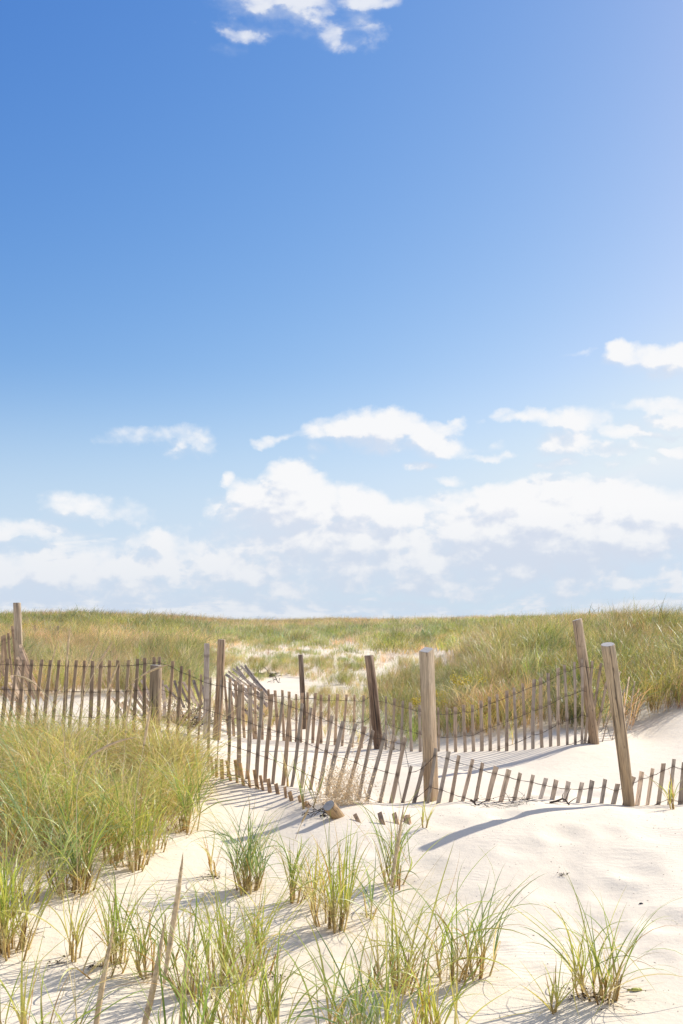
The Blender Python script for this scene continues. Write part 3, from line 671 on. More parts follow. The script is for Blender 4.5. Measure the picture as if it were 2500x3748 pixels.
# ------------------------------------------------------------------ beach grass clumps that can be counted
CL = [  # foot px, py, shoots, height, foot radius, lean x, openness, palette, label
 (2215, 3662, 15, .60, .045, .05, 1.25, 'fresh', 'wide arching grass clump at the lower right, nearest the yellow pod'),
 (2160, 3650, 7, .52, .03, -.30, 1.35, 'yellow', 'left-leaning grass shoots joined to the wide clump at the lower right'),
 (2026, 3712, 4, .30, .012, -.12, 1.0, 'yellow', 'small two-stemmed grass sprig left of the wide lower right clump'),
 (1660, 3590, 12, .62, .05, .0, 1.15, 'fresh', 'grass clump right of centre with a dark twiggy foot'),
 (1755, 3578, 9, .60, .03, .20, 1.3, 'blue', 'right-arching grass clump beside the clump with the dark foot'),
 (1465, 3630, 17, .66, .05, .02, .85, 'yellow', 'upright yellow-green clump in the lower centre with a thick straw foot'),
 (1366, 3620, 4, .50, .02, -.12, .8, 'dry', 'thin sparse sprig just left of the upright lower centre clump'),
 (1234, 3414, 13, .66, .04, -.02, .9, 'yellow', 'tall clump in the middle of the open sand patch'),
 (1186, 3392, 9, .58, .04, -.16, 1.0, 'dry', 'dry straw-footed shoots leaning left off the tall middle clump'),
 (1443, 3244, 15, .62, .05, -.03, 1.05, 'fresh', 'clump with a bristling left side beside the tall brown seed spike'),
 (1351, 3362, 4, .58, .02, .0, .8, 'blue', 'slim two-stemmed sprig beside a dark leaf on the sand'),
 (1080, 3300, 14, .56, .04, .04, 1.1, 'fresh', 'full clump left of the tall middle clump, its shadow falling left'),
 (1150, 3330, 7, .50, .04, .08, 1.1, 'yellow', 'low shoots between the full clump and the tall middle clump'),
 (908, 3262, 24, .62, .055, -.10, 1.05, 'blue', 'dense blue-green fan clump standing alone on the left sand'),
 (926, 3242, 8, .66, .03, .08, .8, 'fresh', 'upright shoots at the right edge of the blue-green fan clump'),
 (795, 3212, 3, .46, .01, .04, .9, 'dry', 'single stemmed sprig left of the blue-green fan clump'),
 (910, 3564, 17, .60, .055, .10, 1.0, 'yellow', 'bushy yellow-green clump left of the lower centre'),
 (800, 3612, 13, .60, .06, .0, .95, 'yellow', 'wide footed clump left of the bushy yellow-green clump'),
 (689, 3660, 10, .66, .03, -.08, 1.0, 'fresh', 'broad-bladed clump behind the lowest brown seed spike'),
 (556, 3572, 13, .58, .05, .0, 1.1, 'fresh', 'clump between the two longest brown seed spikes'),
 (434, 3522, 12, .54, .035, .10, 1.0, 'fresh', 'slanting green clump right of the small sprig on the left sand'),
 (394, 3582, 5, .40, .03, .25, 1.2, 'dry', 'dry shoots leaning right below the slanting green clump'),
 (268, 3516, 7, .55, .03, .05, .9, 'yellow', 'small open sprig with dark crumbs at its foot on the left sand'),
 (41, 3490, 24, .74, .07, .02, .9, 'yellow', 'big upright clump at the left edge'),
 (-20, 3440, 22, .74, .08, .06, .9, 'fresh', 'clump cut by the left edge behind the big upright one'),
 (245, 3272, 26, .72, .07, -.08, 1.05, 'blue', 'large blue-green clump with a bare straw foot in the left mass'),
 (306, 3254, 18, .78, .05, .05, .9, 'fresh', 'tall green clump right beside the large blue-green clump'),
 (490, 3178, 24, .78, .09, .05, .95, 'yellow', 'large yellow-green clump at the lower edge of the left mass'),
 (420, 3150, 20, .74, .08, .0, 1.0, 'fresh', 'thick clump between the two large left clumps'),
 (673, 3048, 24, .78, .08, .03, .95, 'fresh', 'tall clump at the right end of the left grass mass'),
 (560, 3120, 14, .66, .08, .12, 1.1, 'yellow', 'clump bending right over open sand off the left mass'),
 (120, 3300, 10, .62, .06, .0, 1.1, 'dry', 'dry thin clump in shade at the left under the mass'),
 (1260, 3830, 12, .56, .05, .10, 1.2, 'fresh', 'broad blades rising from the bottom edge near the centre'),
 (1340, 3900, 9, .62, .04, -.25, 1.3, 'blue', 'arched blades bending left along the bottom edge'),
 (1430, 3900, 10, .62, .05, .0, .9, 'yellow', 'upright blades at the bottom edge under the lower centre clump'),
 (1560, 3860, 12, .52, .05, .22, 1.2, 'yellow', 'blades leaning right at the bottom edge right of centre'),
 (1000, 3860, 12, .60, .06, .02, .9, 'fresh', 'blades at the bottom edge left of centre'),
 (850, 3840, 16, .62, .07, .0, .9, 'yellow', 'dense blades at the bottom edge beside the seed spikes'),
 (720, 3900, 12, .62, .06, .0, .8, 'fresh', 'wide green blades at the bottom edge right of the seed spikes'),
 (90, 3860, 7, .58, .06, .0, 1.0, 'yellow', 'sparse blades in the lower left corner'),
 (210, 3880, 5, .56, .05, .15, 1.3, 'fresh', 'long arched blades at the bottom edge left of the seed spikes'),
 (2470, 2962, 3, .42, .015, -.18, .8, 'yellow', 'lone sprig at the right end of the front fence'),
 (1060, 2880, 4, .50, .02, .06, .8, 'blue', 'thin weedy sprig against the front fence left of the stump'),
 (1120, 2960, 4, .55, .03, .0, .7, 'yellow', 'thin green stems beside the cut stump'),
 (1555, 3030, 2, .30, .01, .08, .8, 'yellow', 'tiny two-bladed sprig on open sand near the square post'),
]
for i, (px, py, ns, H, br, ln, op, pal, lab) in enumerate(CL):
    g = np.random.default_rng(500 + i)
    p = hit(px, py); H = H * p.y / (EYE * F / (py - HO)) * .82; br = br * .72
    V, Q, K_ = blades_mesh(g, max(3, int(ns * .85)), 5, H * 1.06, br, .0112, (ln * .6, 0), op * 1.0, pal, 10, .18, True, ns)
    o = mesh_obj('beach_grass_clump', V, Q, M_LEAF, None, True, None, K_)
    o.location = p; tag(o, lab, 'grass clump', 'beach grass clumps in the foreground sand')

# ------------------------------------------------------------------ fields of grass (nobody could count it)
def proto(name, **k):
    seed = k.pop('seed'); g = np.random.default_rng(seed)
    V, Q, K_ = blades_mesh(g, **k)
    me_o = mesh_obj(name, V, Q, M_LEAFI, None, True, None, K_)
    C.objects.unlink(me_o); return me_o
def proto_coll(name, objs):
    c = bpy.data.collections.new(name)
    for o in objs: c.objects.link(o)
    return c
def scatter(name, pts, rot, scl, tint, coll, n_var, idx=None):
    me = bpy.data.meshes.new(name); me.vertices.add(len(pts)); me.vertices.foreach_set('co', pts.astype(np.float32).ravel())
    a = me.attributes.new('rot', 'FLOAT_VECTOR', 'POINT'); a.data.foreach_set('vector', rot.astype(np.float32).ravel())
    a = me.attributes.new('scl', 'FLOAT', 'POINT'); a.data.foreach_set('value', scl.astype(np.float32))
    a = me.attributes.new('idx', 'INT', 'POINT'); a.data.foreach_set('value', (rng.integers(0, n_var, len(pts)) if idx is None else idx).astype(np.int32))
    a = me.attributes.new('tint', 'FLOAT_COLOR', 'POINT'); a.data.foreach_set('color', np.hstack([tint, np.ones((len(pts), 1))]).astype(np.float32).ravel())
    me.materials.append(M_LEAFI)
    o = bpy.data.objects.new(name, me); C.objects.link(o); tag(o, kind='stuff')
    g = bpy.data.node_groups.new(name, 'GeometryNodeTree')
    g.interface.new_socket('Geometry', in_out='INPUT', socket_type='NodeSocketGeometry'); g.interface.new_socket('Geometry', in_out='OUTPUT', socket_type='NodeSocketGeometry')
    N = g.nodes.new; gi = N('NodeGroupInput'); go = N('NodeGroupOutput'); ci = N('GeometryNodeCollectionInfo'); ci.inputs[0].default_value = coll
    ci.inputs['Separate Children'].default_value = True; ci.inputs['Reset Children'].default_value = True
    ip = N('GeometryNodeInstanceOnPoints'); ip.inputs['Pick Instance'].default_value = True
    m2p = N('GeometryNodeMeshToPoints')
    def na(nm, ty): q = N('GeometryNodeInputNamedAttribute'); q.data_type = ty; q.inputs[0].default_value = nm; return q.outputs[0]
    L = g.links.new
    L(gi.outputs[0], m2p.inputs['Mesh']); L(m2p.outputs[0], ip.inputs['Points']); L(ci.outputs[0], ip.inputs['Instance'])
    L(na('idx', 'INT'), ip.inputs['Instance Index'])
    er = N('FunctionNodeEulerToRotation'); L(na('rot', 'FLOAT_VECTOR'), er.inputs[0]); L(er.outputs[0], ip.inputs['Rotation'])
    L(na('scl', 'FLOAT'), ip.inputs['Scale']); L(ip.outputs[0], go.inputs[0])
    md = o.modifiers.new('scatter', 'NODES'); md.node_group = g
    return o
NV = 6
P_NEAR = proto_coll('near_clumps', [proto(f'near_clump_{i}', seed=900 + i, n_shoots=16, per=6, H=.86, base_r=.08, width=.0085, lean=((.25, 0), (-.2, .1), (.1, -.25), (0, .1), (-.3, -.1), (.3, .2))[i % 6], open_=1.3, palette=('fresh', 'dry', 'yellow', 'yellow', 'blue', 'dry')[i % 6], seg=8, straw_p=(.3, .3, .42, .5)[i % 4], strays=10) for i in range(NV)])
P_MID = proto_coll('mid_clumps', [proto(f'mid_clump_{i}', seed=930 + i, n_shoots=11, per=5, H=.72, base_r=.10, width=.0095, lean=(.10, .0), open_=.85, palette=('fresh', 'yellow', 'blue', 'dry', 'dry', 'yellow')[i % 6], seg=5, straw_p=(.14, .2, .14, .5, .6, .4)[i % 6], stem=False, orange_p=.02) for i in range(NV)])
P_FAR = proto_coll('far_clumps', [proto(f'far_clump_{i}', seed=960 + i, n_shoots=12, per=4, H=.66, base_r=.26, width=.020, lean=(.12, .0), open_=.8, palette=('fresh', 'yellow', 'blue', 'dry', 'dry', 'dry')[i % 6], seg=4, straw_p=(.14, .2, .14, .5, .65, .4)[i % 6], stem=False, orange_p=.0) for i in range(NV)])

def lown(x, y, sc_, seed):
    g = np.random.default_rng(seed); z = np.zeros_like(x)
    for i in range(14):
        a = g.uniform(0, 6.28); k = 6.283 / (sc_ * g.uniform(.5, 1.6)); z += np.sin(k * (math.cos(a) * x + math.sin(a) * y) + g.uniform(0, 6.28) + 1.2 * np.sin(k * .6 * y + i))
    return z / 14 * 2.2          # about -1..1
def candidates(y0, y1, dens, half=.47):
    # uniform density over the wedge
    A = half * (y1 ** 2 - y0 ** 2); n = int(A * dens)
    yy = np.sqrt(rng.uniform(y0 ** 2, y1 ** 2, n)); xx = rng.uniform(-half, half, n) * yy
    return xx, yy
def place(xx, yy, keep, name, coll, scale, tintf, tilt=.12, dryf=None):
    k = rng.random(len(xx)) < keep; xx, yy = xx[k], yy[k]
    zz = ground_z(xx, yy, False) - .01
    rot = np.stack([rng.normal(0, tilt, len(xx)), rng.normal(0, tilt, len(xx)), rng.uniform(-1.3, 1.3, len(xx))], -1)
    sc2 = scale(xx, yy) * rng.uniform(.75, 1.2, len(xx)) if callable(scale) else scale * rng.uniform(.75, 1.2, len(xx))
    return scatter(name, np.stack([xx, yy, zz], -1), rot, sc2, tintf(xx, yy), coll, NV, None if dryf is None else rng.integers(0, 3, len(xx)) + 3 * (rng.random(len(xx)) < dryf(xx, yy)))
def img(xx, yy, zz=None):
    zz = ground_z(xx, yy, False) if zz is None else zz
    return 1250 + xx / yy * F, HO + (EYE - zz) / yy * F
def ss(x, a, b): t_ = np.clip((x - a) / (b - a), 0, 1); return t_ * t_ * (3 - 2 * t_)

def cover(xx, yy):
    """where the dunes carry grass (0..1), as plan-view patches"""
    px = 1250 + xx / yy * F
    n = lown(xx, yy, 3.2, 11); n2 = lown(xx, yy, 1.1, 12); nn = .65 * n + .35 * n2
    # grass line, behind the fences
    edge = np.interp(px, [-400, 0, 300, 600, 760, 900, 1300, 1400, 1500, 1650, 1800, 2000, 2200, 2400, 2500, 2700], [15.6, 15.8, 15.8, 16.2, 17.0, 16.4, 15.8, 14.9, 14.5, 14.0, 13.7, 13.5, 13.6, 14.2, 14.6, 14.5]) + .5 * nn
    full = ss(yy, edge - .1, edge + .7)
    # open sand in the valley between the left dune and the right mound
    left = np.interp(yy, [15, 18, 22, 26, 30, 34, 40, 46, 52], [640, 700, 720, 760, 850, 900, 820, 760, 800])
    right = np.interp(yy, [15, 17, 19, 21, 23, 26, 30, 34, 40, 46, 52], [1400, 1400, 1340, 1350, 1390, 1440, 1560, 1680, 1700, 1500, 1300])
    inval = ss(px, left - 60, left + 60) * (1 - ss(px, right - 50, right + 50)) * (1 - ss(yy, 44, 54))
    opensand = np.interp(yy, [15, 17, 19.5, 20.5, 25, 26.5, 31, 34, 38, 42, 48, 54], [.45, .28, .30, .85, .90, .38, .30, .48, .42, .30, .20, .0])
    # tongue of green left-centre of the valley, in front of the mound
    tongue = ss(px, 1080, 1180) * (1 - ss(yy, 24.5, 27)) ; opensand = opensand * (1 - .65 * tongue)
    patch = ss(nn + .55 - opensand * 1.35, -.28, .22)
    path = ss(px, 1320, 1380) * (1 - ss(px, 1660, 1720)) * ss(yy, 25.5, 27.5) * (1 - ss(yy, 37, 41)) * ss(nn, -.75, -.25)
    gaps = (1 - .9 * path) * (1 - .75 * ss(lown(xx, yy, 1.7, 61), .35, .75))
    return full * gaps * (1 - inval + inval * patch)

def clumpy(xx, yy): return ss(lown(xx, yy, 2.0, 93) + .5 * lown(xx, yy, .9, 94), .45, .8)
def tint_field(xx, yy):
    px = 1250 + xx / yy * F
    n = lown(xx, yy, 5, 21); m = lown(xx, yy, 2.2, 22); q = lown(xx, yy * .45, 9, 23)
    base = np.array([1.10, .98, 1.12])[None] * np.ones((len(xx), 1))
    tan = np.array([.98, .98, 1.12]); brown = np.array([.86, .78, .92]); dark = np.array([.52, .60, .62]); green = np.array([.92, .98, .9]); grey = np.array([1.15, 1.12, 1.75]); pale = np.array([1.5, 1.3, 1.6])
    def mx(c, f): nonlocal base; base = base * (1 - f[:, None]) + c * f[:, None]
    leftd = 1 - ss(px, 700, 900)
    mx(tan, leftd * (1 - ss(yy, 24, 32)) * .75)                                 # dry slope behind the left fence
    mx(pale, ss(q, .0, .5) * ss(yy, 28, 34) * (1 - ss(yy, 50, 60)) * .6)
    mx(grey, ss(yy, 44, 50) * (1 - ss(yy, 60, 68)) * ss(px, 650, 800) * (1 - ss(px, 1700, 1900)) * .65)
    mx(brown, ss(n, .1, .6) * .55)
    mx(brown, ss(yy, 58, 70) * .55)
    mx(brown, leftd * ss(yy, 40, 55) * ss(m, -.2, .5) * .5)
    mx(green, (1 - leftd) * ss(-n, .0, .5) * .6)
    mound = ss(px, 1380, 1480) * (1 - ss(yy, 34, 42))
    mx(np.array([1.15, .80, .95]), mound * (np.exp(-((px - 1500) / 60) ** 2 - ((yy - 19.5) / 2.2) ** 2) * .8 + .5 * ss(m, .25, .7)))
    mx(dark, clumpy(xx, yy) * .75); mx(dark, ss(px, 1380, 1460) * (1 - ss(px, 1650, 1800)) * (1 - ss(yy, 22, 25)) * .40)
    j = rng.uniform(.62, 1.3, (len(xx), 1)) * (1 + .22 * lown(xx, yy, 1.3, 55))[:, None] * (1 + .15 * rng.normal(0, 1, (len(xx), 3)) * .5)
    return np.clip(base * j, .3, 2.2)

def dryness(xx, yy):
    px = 1250 + xx / yy * F
    n = lown(xx, yy, 4.5, 71); m = lown(xx, yy, 1.8, 72); leftd = 1 - ss(px, 650, 850)
    d = .40 + .35 * n + .25 * m
    d = d + leftd * (1 - ss(yy, 30, 42)) * .34 * (1 - .8 * ss(px, 480, 640) * ss(yy, 18, 22))
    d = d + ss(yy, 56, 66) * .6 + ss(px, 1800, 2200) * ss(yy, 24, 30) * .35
    d = d - ss(yy, 42, 47) * (1 - ss(yy, 54, 60)) * .3
    return np.clip(d, .03, .97)
def heightf(xx, yy):
    px = 1250 + xx / yy * F
    h = .93 + .22 * lown(xx, yy, 4, 31) + .16 * lown(xx, yy, 1.6, 32) + .22 * clumpy(xx, yy)
    inval = ss(px, 680, 800) * (1 - ss(px, 1330, 1420)) * (1 - ss(yy, 40, 50)); h = h * (1 - .58 * inval)
    h = h * (1 - .38 * ss(px, 1330, 1420) * (1 - ss(px, 1620, 1850)) * (1 - ss(yy, 30, 40)))
    h = h * (1 - .25 * ss(px, 700, 900) * ss(yy, 34, 44))
    left = (1 - ss(px, 600, 760)) * (1 - ss(yy, 40, 60)); h = h * (1 - .12 * left)
    return h
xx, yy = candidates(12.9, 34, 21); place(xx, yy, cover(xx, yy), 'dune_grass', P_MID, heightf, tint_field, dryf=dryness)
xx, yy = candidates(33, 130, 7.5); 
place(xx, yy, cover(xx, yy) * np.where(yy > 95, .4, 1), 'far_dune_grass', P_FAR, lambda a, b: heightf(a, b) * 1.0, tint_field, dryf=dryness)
# tall dense mass at the left foreground
n = 1900; yy = np.sqrt(rng.uniform(6.6 ** 2, 11.6 ** 2, n)); xx = rng.uniform(-.52, -.10, n) * yy
px, py = img(xx, yy)
rb = np.interp(py, [2818, 2855, 2915, 2974, 3045, 3107, 3209], [640, 700, 710, 690, 640, 460, 200]) + 25 * lown(xx, yy, .8, 5)
keep = (px < rb - 10) * np.interp(py, [2830, 2960, 3085, 3155, 3220], [.30, .27, .17, .08, 0]) * (1 - .8 * ss(lown(xx, yy, 1.0, 88), .15, .55))
def tint_near(a, b):
    m = lown(a, b, 1.4, 41); c = np.ones((len(a), 3)) * 1.12; f = ss(m, .0, .7)[:, None] * .5
    c = c * (1 - f) + np.array([1.25, 1.08, 1.1]) * f; return c * rng.uniform(.85, 1.2, (len(a), 1))
place(xx, yy, keep, 'beach_grass_mass', P_NEAR, lambda a, b: np.interp(b, [6, 8, 9.5, 11], [.84, .84, .84, .84]) * (1 - .15 * ss(1250 + a / b * F, 560, 720)) * (1 + .38 * lown(a, b, 1.1, 77)), tint_near, .14)
# a thin scatter of young blades and straw behind and between the fences
P_SP = proto_coll('sprigs', [proto(f'sprig_{i}', seed=990 + i, n_shoots=3, per=4, H=.40, base_r=.03, width=.007, open_=.9, palette=('fresh', 'yellow', 'dry')[i % 3], seg=6, straw_p=.3, strays=3) for i in range(NV)])
xx, yy = candidates(13.0, 19, 2.2); px = 1250 + xx / yy * F
cv = cover(xx, yy); keep = (1 - cv) * np.where((px > 1900) & (yy < 13.2), 0, 1) * np.interp(px, [0, 700, 900, 1300, 1500, 1900, 2100, 2500], [.25, .2, .25, .5, .25, .5, .5, .25]) * (yy > np.interp(px, [0, 760, 900, 1500, 1900, 2500], [15, 15.6, 15.7, 14.2, 12.9, 13.2]))
place(xx, yy, keep, 'young_dune_grass', P_SP, 1.0, tint_near)

# ------------------------------------------------------------------ seed stalks
def stalk(pts, Ys, head, rad, label, thin=.0022, colr=(.40, .29, .165)):
    """pts: photo points from the tip down; head: how many of them belong to the seed head"""
    if Ys[0] < 6: Ys = [q * 1.27 for q in Ys]; rad *= 1.27
    P = [at(x, y, Yd) for (x, y), Yd in zip(pts, Ys)]
    if head > 1: P.append(Vector((P[-1].x * .995, P[-1].y, gz(P[-1].x, P[-1].y) - .03)))
    root = empty('seed_stalk', P[-1], label, 'seed stalk', 'dry seed stalks of the beach grass')
    # resample smooth
    def cr(Pl, n):
        out = []
        for i in range(len(Pl) - 1):
            p0, p1, p2, p3 = Pl[max(i - 1, 0)], Pl[i], Pl[i + 1], Pl[min(i + 2, len(Pl) - 1)]
            for k in range(n):
                s = k / n; out.append(.5 * ((2 * p1) + (p2 - p0) * s + (2 * p0 - 5 * p1 + 4 * p2 - p3) * s * s + (3 * p1 - p0 - 3 * p2 + p3) * s ** 3))
        return out + [Pl[-1]]
    rad *= 1.12; S = cr(P, 10); nh = head * 10
    loc = root.location
    ac = Acc(); ac.add(tube([p - loc for p in S[max(0, nh - 6):]], thin, 6)); ac.obj('stem', M_STRAW, root)
    H_ = [p - loc for p in S[:nh + 1]]
    ac = Acc(); n = len(H_)
    ac.add(tube(H_, [max(.0006, rad * (math.sin(min(1, (i + .3) / n * 1.9) * 1.5708) * (1 - max(0, i / n - .7) * 1.6))) for i in range(n)], 8))
    g = random.Random(int(abs(P[0].x * 999)))
    for i in range(int(n * 16)):                       # bristling spikelets lying along the head
        s = g.uniform(0, n - 2); k = int(s); p = H_[k].lerp(H_[k + 1], s - k); up = (H_[max(k - 2, 0)] - H_[min(k + 2, n - 1)]).normalized()
        a = g.uniform(0, 6.28); u = up.orthogonal().normalized(); v_ = up.cross(u); o_ = u * math.cos(a) + v_ * math.sin(a)
        r_ = rad * (math.sin(min(1, (s + .3) / n * 1.9) * 1.5708) * (1 - max(0, s / n - .7) * 1.6))
        q0 = p + o_ * r_ * .6; q1 = q0 + up * rad * 2.2 + o_ * r_ * .75; sd = up.cross(o_) * rad * .16
        ac.add(([q0 - sd, q0 + sd, q1], [(0, 1, 2)]))
    ac.obj('seed_head', M_STRAW, root)
    return root
stalk([(416, 3396), (395, 3500), (372, 3620), (352, 3748), (335, 3860), (322, 3960)], (3.9, 3.9, 3.88, 3.86, 3.84, 3.8), 4, .0098, 'stout brown seed spike, leftmost of those rising from the bottom edge')
stalk([(668, 3140), (652, 3270), (628, 3420), (600, 3600), (585, 3740), (575, 3930)], (4.15, 4.13, 4.1, 4.06, 4.0, 3.9), 3, .0105, 'tallest stout brown seed spike in the lower left')
stalk([(605, 3365), (585, 3480), (560, 3620), (530, 3748), (505, 3880), (490, 3990)], (3.9, 3.88, 3.86, 3.84, 3.8, 3.75), 4, .0105, 'stout brown seed spike crossing just left of the tallest one')
stalk([(690, 3421), (682, 3530), (672, 3640), (658, 3748), (650, 3860), (645, 3960)], (3.95, 3.94, 3.92, 3.9, 3.86, 3.8), 3, .0080, 'thin brown seed spike, rightmost of those rising from the bottom edge')
stalk([(1478, 2950), (1462, 3050), (1446, 3150), (1432, 3245), (1418, 3400), (1400, 3560), (1385, 3690)], (4.75, 4.74, 4.72, 4.7, 4.65, 4.58, 4.5), 3, .0078, 'long slender brown seed spike rising past the stump in the centre')
stalk([(257, 2300), (250, 2360), (244, 2440), (240, 2560), (236, 2800)], (8.6, 8.6, 8.6, 8.55, 8.5), 2, .0085, 'tallest straight straw spike above the left fence')
stalk([(408, 2355), (380, 2400), (350, 2450), (310, 2540), (270, 2650), (250, 2800)], (8.6, 8.6, 8.6, 8.55, 8.5, 8.5), 2, .0095, 'pale straw spike slanting right high above the left fence')
stalk([(435, 2425), (412, 2480), (392, 2535), (370, 2620), (350, 2780)], (8.3, 8.3, 8.3, 8.3, 8.3), 2, .0085, 'slanting straw spike just below the highest pale one')
stalk([(357, 2352), (335, 2400), (312, 2470), (300, 2560), (292, 2750)], (9.2, 9.2, 9.2, 9.1, 9.0), 2, .0075, 'thin straw spike crossing behind the pale slanting one')
stalk([(616, 2433), (570, 2448), (515, 2475), (470, 2512), (420, 2600), (390, 2760)], (8.6, 8.6, 8.6, 8.6, 8.5, 8.4), 2, .0085, 'straw spike arching right in front of the thick flat-fronted post')
stalk([(488, 2500), (476, 2570), (464, 2640), (455, 2750), (450, 2900)], (8.0, 8.0, 8.0, 8.0, 8.0), 2, .0085, 'upright straw spike just left of the thick flat-fronted post')
stalk([(553, 2582), (540, 2650), (526, 2730), (505, 2860), (490, 3000)], (7.4, 7.4, 7.4, 7.35, 7.3), 2, .0095, 'upright brown spike before the foot of the thick flat-fronted post')
stalk([(54, 2472), (90, 2482), (130, 2505), (175, 2550), (215, 2620), (240, 2760)], (8.6, 8.6, 8.6, 8.6, 8.5, 8.4), 2, .0085, 'straw spike bowed over to the left near the far left post')
stalk([(211, 2350), (200, 2385), (190, 2430), (180, 2520), (175, 2700)], (9.5, 9.5, 9.5, 9.4, 9.3), 2, .0065, 'faint thin straw spike between the bowed and the tallest straight one')
stalk([(492, 2700), (440, 2712), (380, 2738), (325, 2775), (290, 2850), (280, 2960)], (7.0, 7.0, 7.0, 7.0, 6.95, 6.9), 3, .0085, 'pale seed spike bent flat to the right over the left grass mass')
stalk([(1130, 2960), (1105, 3010), (1080, 3072)], (7.6, 7.65, 7.7), 1, .007, 'broken straw stub lying on sand left of the stump')

# ------------------------------------------------------------------ debris, bush, flowers
def twig_cluster(name, loc, label, cat, n, size, flat, rad, material, group=None, seed=1, leaves=0, up=.0):
    g = random.Random(seed); ac = Acc()
    for i in range(n):
        p = Vector((g.gauss(0, size * .3), g.gauss(0, size * .3) * .7, abs(g.gauss(0, size * .12 * flat)) + .004)); d = Vector((g.gauss(0, 1), g.gauss(0, .7), g.gauss(up, .35 * flat))).normalized(); pts = [p.copy()]
        for k in range(4): d = (d + Vector((g.gauss(0, .35), g.gauss(0, .35), g.gauss(0, .25 * flat)))).normalized(); p = p + d * size * g.uniform(.06, .16); p.z = max(p.z, .002); pts.append(p.copy())
        ac.add(tube(pts, [rad, rad * .9, rad * .8, rad * .6, rad * .3], 4))
        for q in range(leaves):
            c = pts[g.randrange(1, 5)] + Vector((g.gauss(0, .006), g.gauss(0, .006), g.gauss(0, .006))); a = Vector((g.gauss(0, 1), g.gauss(0, 1), g.gauss(0, 1))).normalized() * g.uniform(.004, .011); b_ = a.orthogonal().normalized() * a.length * .6
            ac.add(([c - a, c + b_, c + a, c - b_], [(0, 1, 2, 3)]))
    o = ac.obj(name, material); o.location = loc
    return tag(o, label, cat, group)
# bleached dead bush by the stump
bl = hit(1262, 2945)
bo = twig_cluster('dried_bush', bl + Vector((-.02, .06, 0)), 'bleached feathery dead bush against the front fence, behind the stump', 'bush', 480, .44, 3.2, .0013, M_BUSH, seed=3, leaves=5, up=.25)
twig_cluster('dried_leaf_litter', hit(1185, 2985), 'dark curled leaf litter on the sand left of the stump', 'leaf litter', 30, .22, 1.2, .004, M_WEED, seed=4, leaves=5)
def branch(pts, Yd, rad, label, name='driftwood_branch', material=M_DRIFT, cat='driftwood', group=None):
    P = [hit(x, y) for x, y in pts] if Yd is None else [at(x, y, Yd) for x, y in pts]
    loc = P[0].copy(); ac = Acc(); n = len(P)
    ac.add(tube([p - loc + Vector((0, 0, rad * .5)) for p in P], [rad * (1 - .5 * i / n) for i in range(n)], 7))
    g = random.Random(int(pts[0][0]))
    for i in range(1, n - 1):
        d = Vector((g.gauss(0, .03), g.gauss(0, .01), abs(g.gauss(0, .03)))); ac.add(tube([P[i] - loc, P[i] - loc + d, P[i] - loc + d * 1.7 + Vector((.01, 0, 0))], [rad * .5, rad * .35, rad * .15], 5))
    o = ac.obj(name, material); o.location = loc; return tag(o, label, cat, group)
branch([(2012, 2940), (2035, 2935), (2058, 2926), (2070, 2930), (2078, 2942), (2084, 2948)], 9.2, .011, 'dark crooked driftwood branch leaning on the low front fence slats')
branch([(1722, 2930), (1735, 2938), (1742, 2950), (1755, 2952)], 9.25, .012, 'small dark root knot at the foot of a front fence slat', name='root_knot', cat='driftwood')
twig_cluster('wrack_litter', hit(1860, 2953), 'thin line of dark wrack twigs along the foot of the low front fence', 'wrack', 34, .62, .25, .0022, M_WEED, seed=6, leaves=2)
twig_cluster('brush_heap', onground(690, 15.0), 'tangled brown brush heap among broken slats left of the narrow grey post', 'brush heap', 260, .62, 1.5, .0045, M_DRIFT, seed=7)
twig_cluster('brush_heap', onground(620, 14.7), 'low straw-coloured brush tangle right of the thick flat-fronted post', 'brush heap', 200, .6, 1.4, .004, M_STRAW, seed=8)
twig_cluster('seaweed_heap', hit(965, 2476), 'dark dry seaweed heap on the far open sand', 'seaweed', 110, .62, .5, .010, M_WEED, seed=9)
twig_cluster('seaweed_tuft', hit(1015, 2500), 'small dark twiggy tuft right of the seaweed heap', 'seaweed', 12, .28, 2.0, .008, M_WEED, seed=10)
for (x, y, s_, lab) in ((205, 3530, .10, 'dark curled scrap beside the small open sprig on the left sand'), (100, 3430, .22, 'thin rusty rootlets on the sand right of the big left clump'), (790, 3208, .20, 'brown litter at the foot of the single stemmed sprig'),
                        (995, 3585, .10, 'curled brown rootlet on sand right of the bushy yellow-green clump'), (2210, 3672, .26, 'dark rootlets round the foot of the wide lower right clump'), (1690, 3570, .14, 'dark twigs at the foot of the clump right of centre'),
                        (1330, 3352, .10, 'dark brown dead leaf on sand by the slim two-stemmed sprig'), (2060, 3206, .07, 'tiny dark forked twig on the open sand at right'), (350, 3540, .16, 'dark crumbs left of the slanting green clump'), (2140, 3655, .2, 'brown straw litter left of the wide lower right clump')):
    twig_cluster('sand_litter', hit(x, y), lab, 'litter', int(8 + s_ * 70), s_, .5, .0016, M_WEED, 'dark scraps on the foreground sand', seed=int(x), leaves=1)
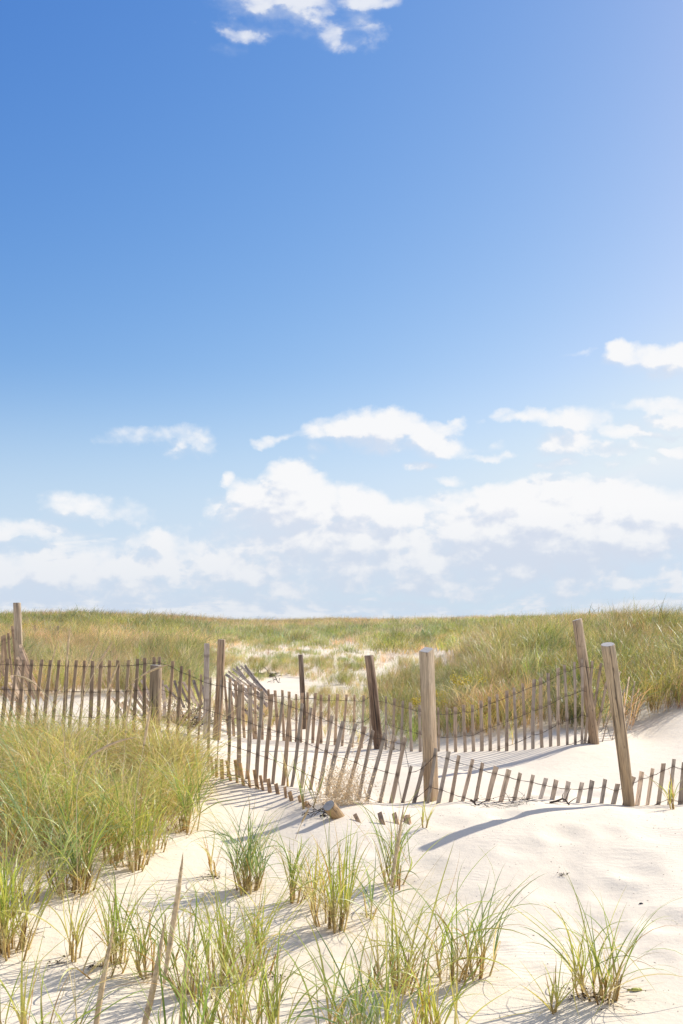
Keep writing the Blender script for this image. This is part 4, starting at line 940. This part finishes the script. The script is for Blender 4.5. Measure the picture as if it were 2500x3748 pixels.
def blob(name, loc, r, material, label, cat, sq=(1, 1, .6)):
    import bmesh
    bm = bmesh.new(); bmesh.ops.create_icosphere(bm, subdivisions=3, radius=1)
    g = random.Random(int(loc.x * 1000))
    ph = [g.uniform(0, 6) for _ in range(4)]
    for v in bm.verts:
        k = 1 + .12 * math.sin(3 * v.co.x + ph[0]) + .1 * math.sin(4 * v.co.y + ph[1]) + .06 * math.sin(7 * v.co.z + ph[2]); v.co = Vector((v.co.x * sq[0], v.co.y * sq[1], v.co.z * sq[2])) * r * k
    me = bpy.data.meshes.new(name); bm.to_mesh(me); bm.free(); me.materials.append(material); me.polygons.foreach_set('use_smooth', [True] * len(me.polygons))
    o = bpy.data.objects.new(name, me); C.objects.link(o); o.location = loc + Vector((0, 0, r * sq[2] * .6)); return tag(o, label, cat)
blob('pebble', hit(2346, 3310), .009, M_PEBBLE, 'tiny black pebble on the open sand at right', 'pebble', (1.6, 1, .6))
pd = empty('seed_pod', hit(2325, 3628), 'crumpled yellow-green pod lying right of the wide lower right clump', 'seed pod')
for k, (dx, r_) in enumerate(((0, .016), (.022, .013), (-.03, .008))):
    b_ = blob('pod_lobe', Vector((dx, .004 * k, 0)), r_, M_POD, None, None, (1.5, .8, .7)); b_.parent = pd
ac = Acc(); ac.add(tube([(-.03, 0, .008), (-.05, .0, .01), (-.066, .005, .014)], .002, 5)); ac.obj('pod_stem', M_DRIFT, pd)
# small sand crumbs nobody could count
n = 1300; yy = np.sqrt(rng.uniform(5.0 ** 2, 9.0 ** 2, n)); xx = rng.uniform(-.4, .42, n) * yy; zz = ground_z(xx, yy)
ac_v, ac_f = [], []
for i in range(n):
    r_ = rng.uniform(.0008, .0024); L_ = r_ * rng.uniform(1, 5); a = rng.uniform(0, 6.28); u = np.array([math.cos(a) * L_, math.sin(a) * L_, 0]); v_ = np.array([-math.sin(a) * r_, math.cos(a) * r_, 0]); c = np.array([xx[i], yy[i], zz[i] + .001])
    o_ = len(ac_v); ac_v += [c - u, c + v_, c + u, c - v_, c + (0, 0, r_ * 1.2)]; ac_f += [(o_, o_ + 1, o_ + 4), (o_ + 1, o_ + 2, o_ + 4), (o_ + 2, o_ + 3, o_ + 4), (o_ + 3, o_, o_ + 4)]
o = mesh_obj('sand_crumbs', np.array(ac_v), ac_f, simple('crumb', (.22, .15, .09), .9), None, False); tag(o, kind='stuff')

def goldenrod(px, py, Yd, h, label, n=5):
    b = onground(px, Yd); tip = at(px, py, Yd)
    root = empty('goldenrod', b, label, 'wildflower', 'yellow wildflowers among the dune grass'); H_ = tip.z - b.z
    g = random.Random(int(px)); ac = Acc(); fl = Acc(); lf = Acc()
    for i in range(n):
        tx, ty = g.gauss(0, h * .22), g.gauss(0, h * .2); tz = H_ * g.uniform(.86, 1.03)
        P = [Vector((tx * s * s, ty * s * s, tz * s)) for s in (0, .3, .6, .85, 1)]; ac.add(tube(P, .003, 4))
        for k in range(70):
            c = P[4] + Vector((g.gauss(0, h * .08), g.gauss(0, h * .08), g.gauss(-h * .05, h * .07))); a = Vector((g.gauss(0, 1), g.gauss(0, 1), g.gauss(0, 1))).normalized() * .012; b_ = a.orthogonal().normalized() * .010
            fl.add(([c - a, c + b_, c + a, c - b_], [(0, 1, 2, 3)]))
        for k in range(14):
            s = g.uniform(.3, .95); c = Vector((tx * s * s, ty * s * s, tz * s)); a = g.uniform(0, 6.28); d = Vector((math.cos(a), math.sin(a), .4)) * .06; sd = Vector((-math.sin(a), math.cos(a), 0)) * .007
            lf.add(([c, c + d * .5 + sd, c + d, c + d * .5 - sd], [(0, 1, 2, 3)]), col=(.10, .16, .04))
    ac.obj('stem', M_STRAW, root); tag(fl.obj('flower_head', M_YEL, root, False), kind='stuff'); lf.obj('leaves', M_LEAF, root, False)
goldenrod(1704, 2474, 15.8, .55, 'brightest yellow flower spray on the mound right of the square post', 6)
goldenrod(1596, 2535, 16.0, .4, 'small yellow flowers close against the right side of the square post', 3)
goldenrod(1535, 2555, 15.4, .35, 'yellow flower specks close against the left side of the square post', 3)
goldenrod(1610, 2560, 15.2, .4, 'dim yellow flowers below the small ones right of the square post', 3)
goldenrod(110, 2284, 36, 1.0, 'distant yellow flowers left of the tiny far posts', 4)
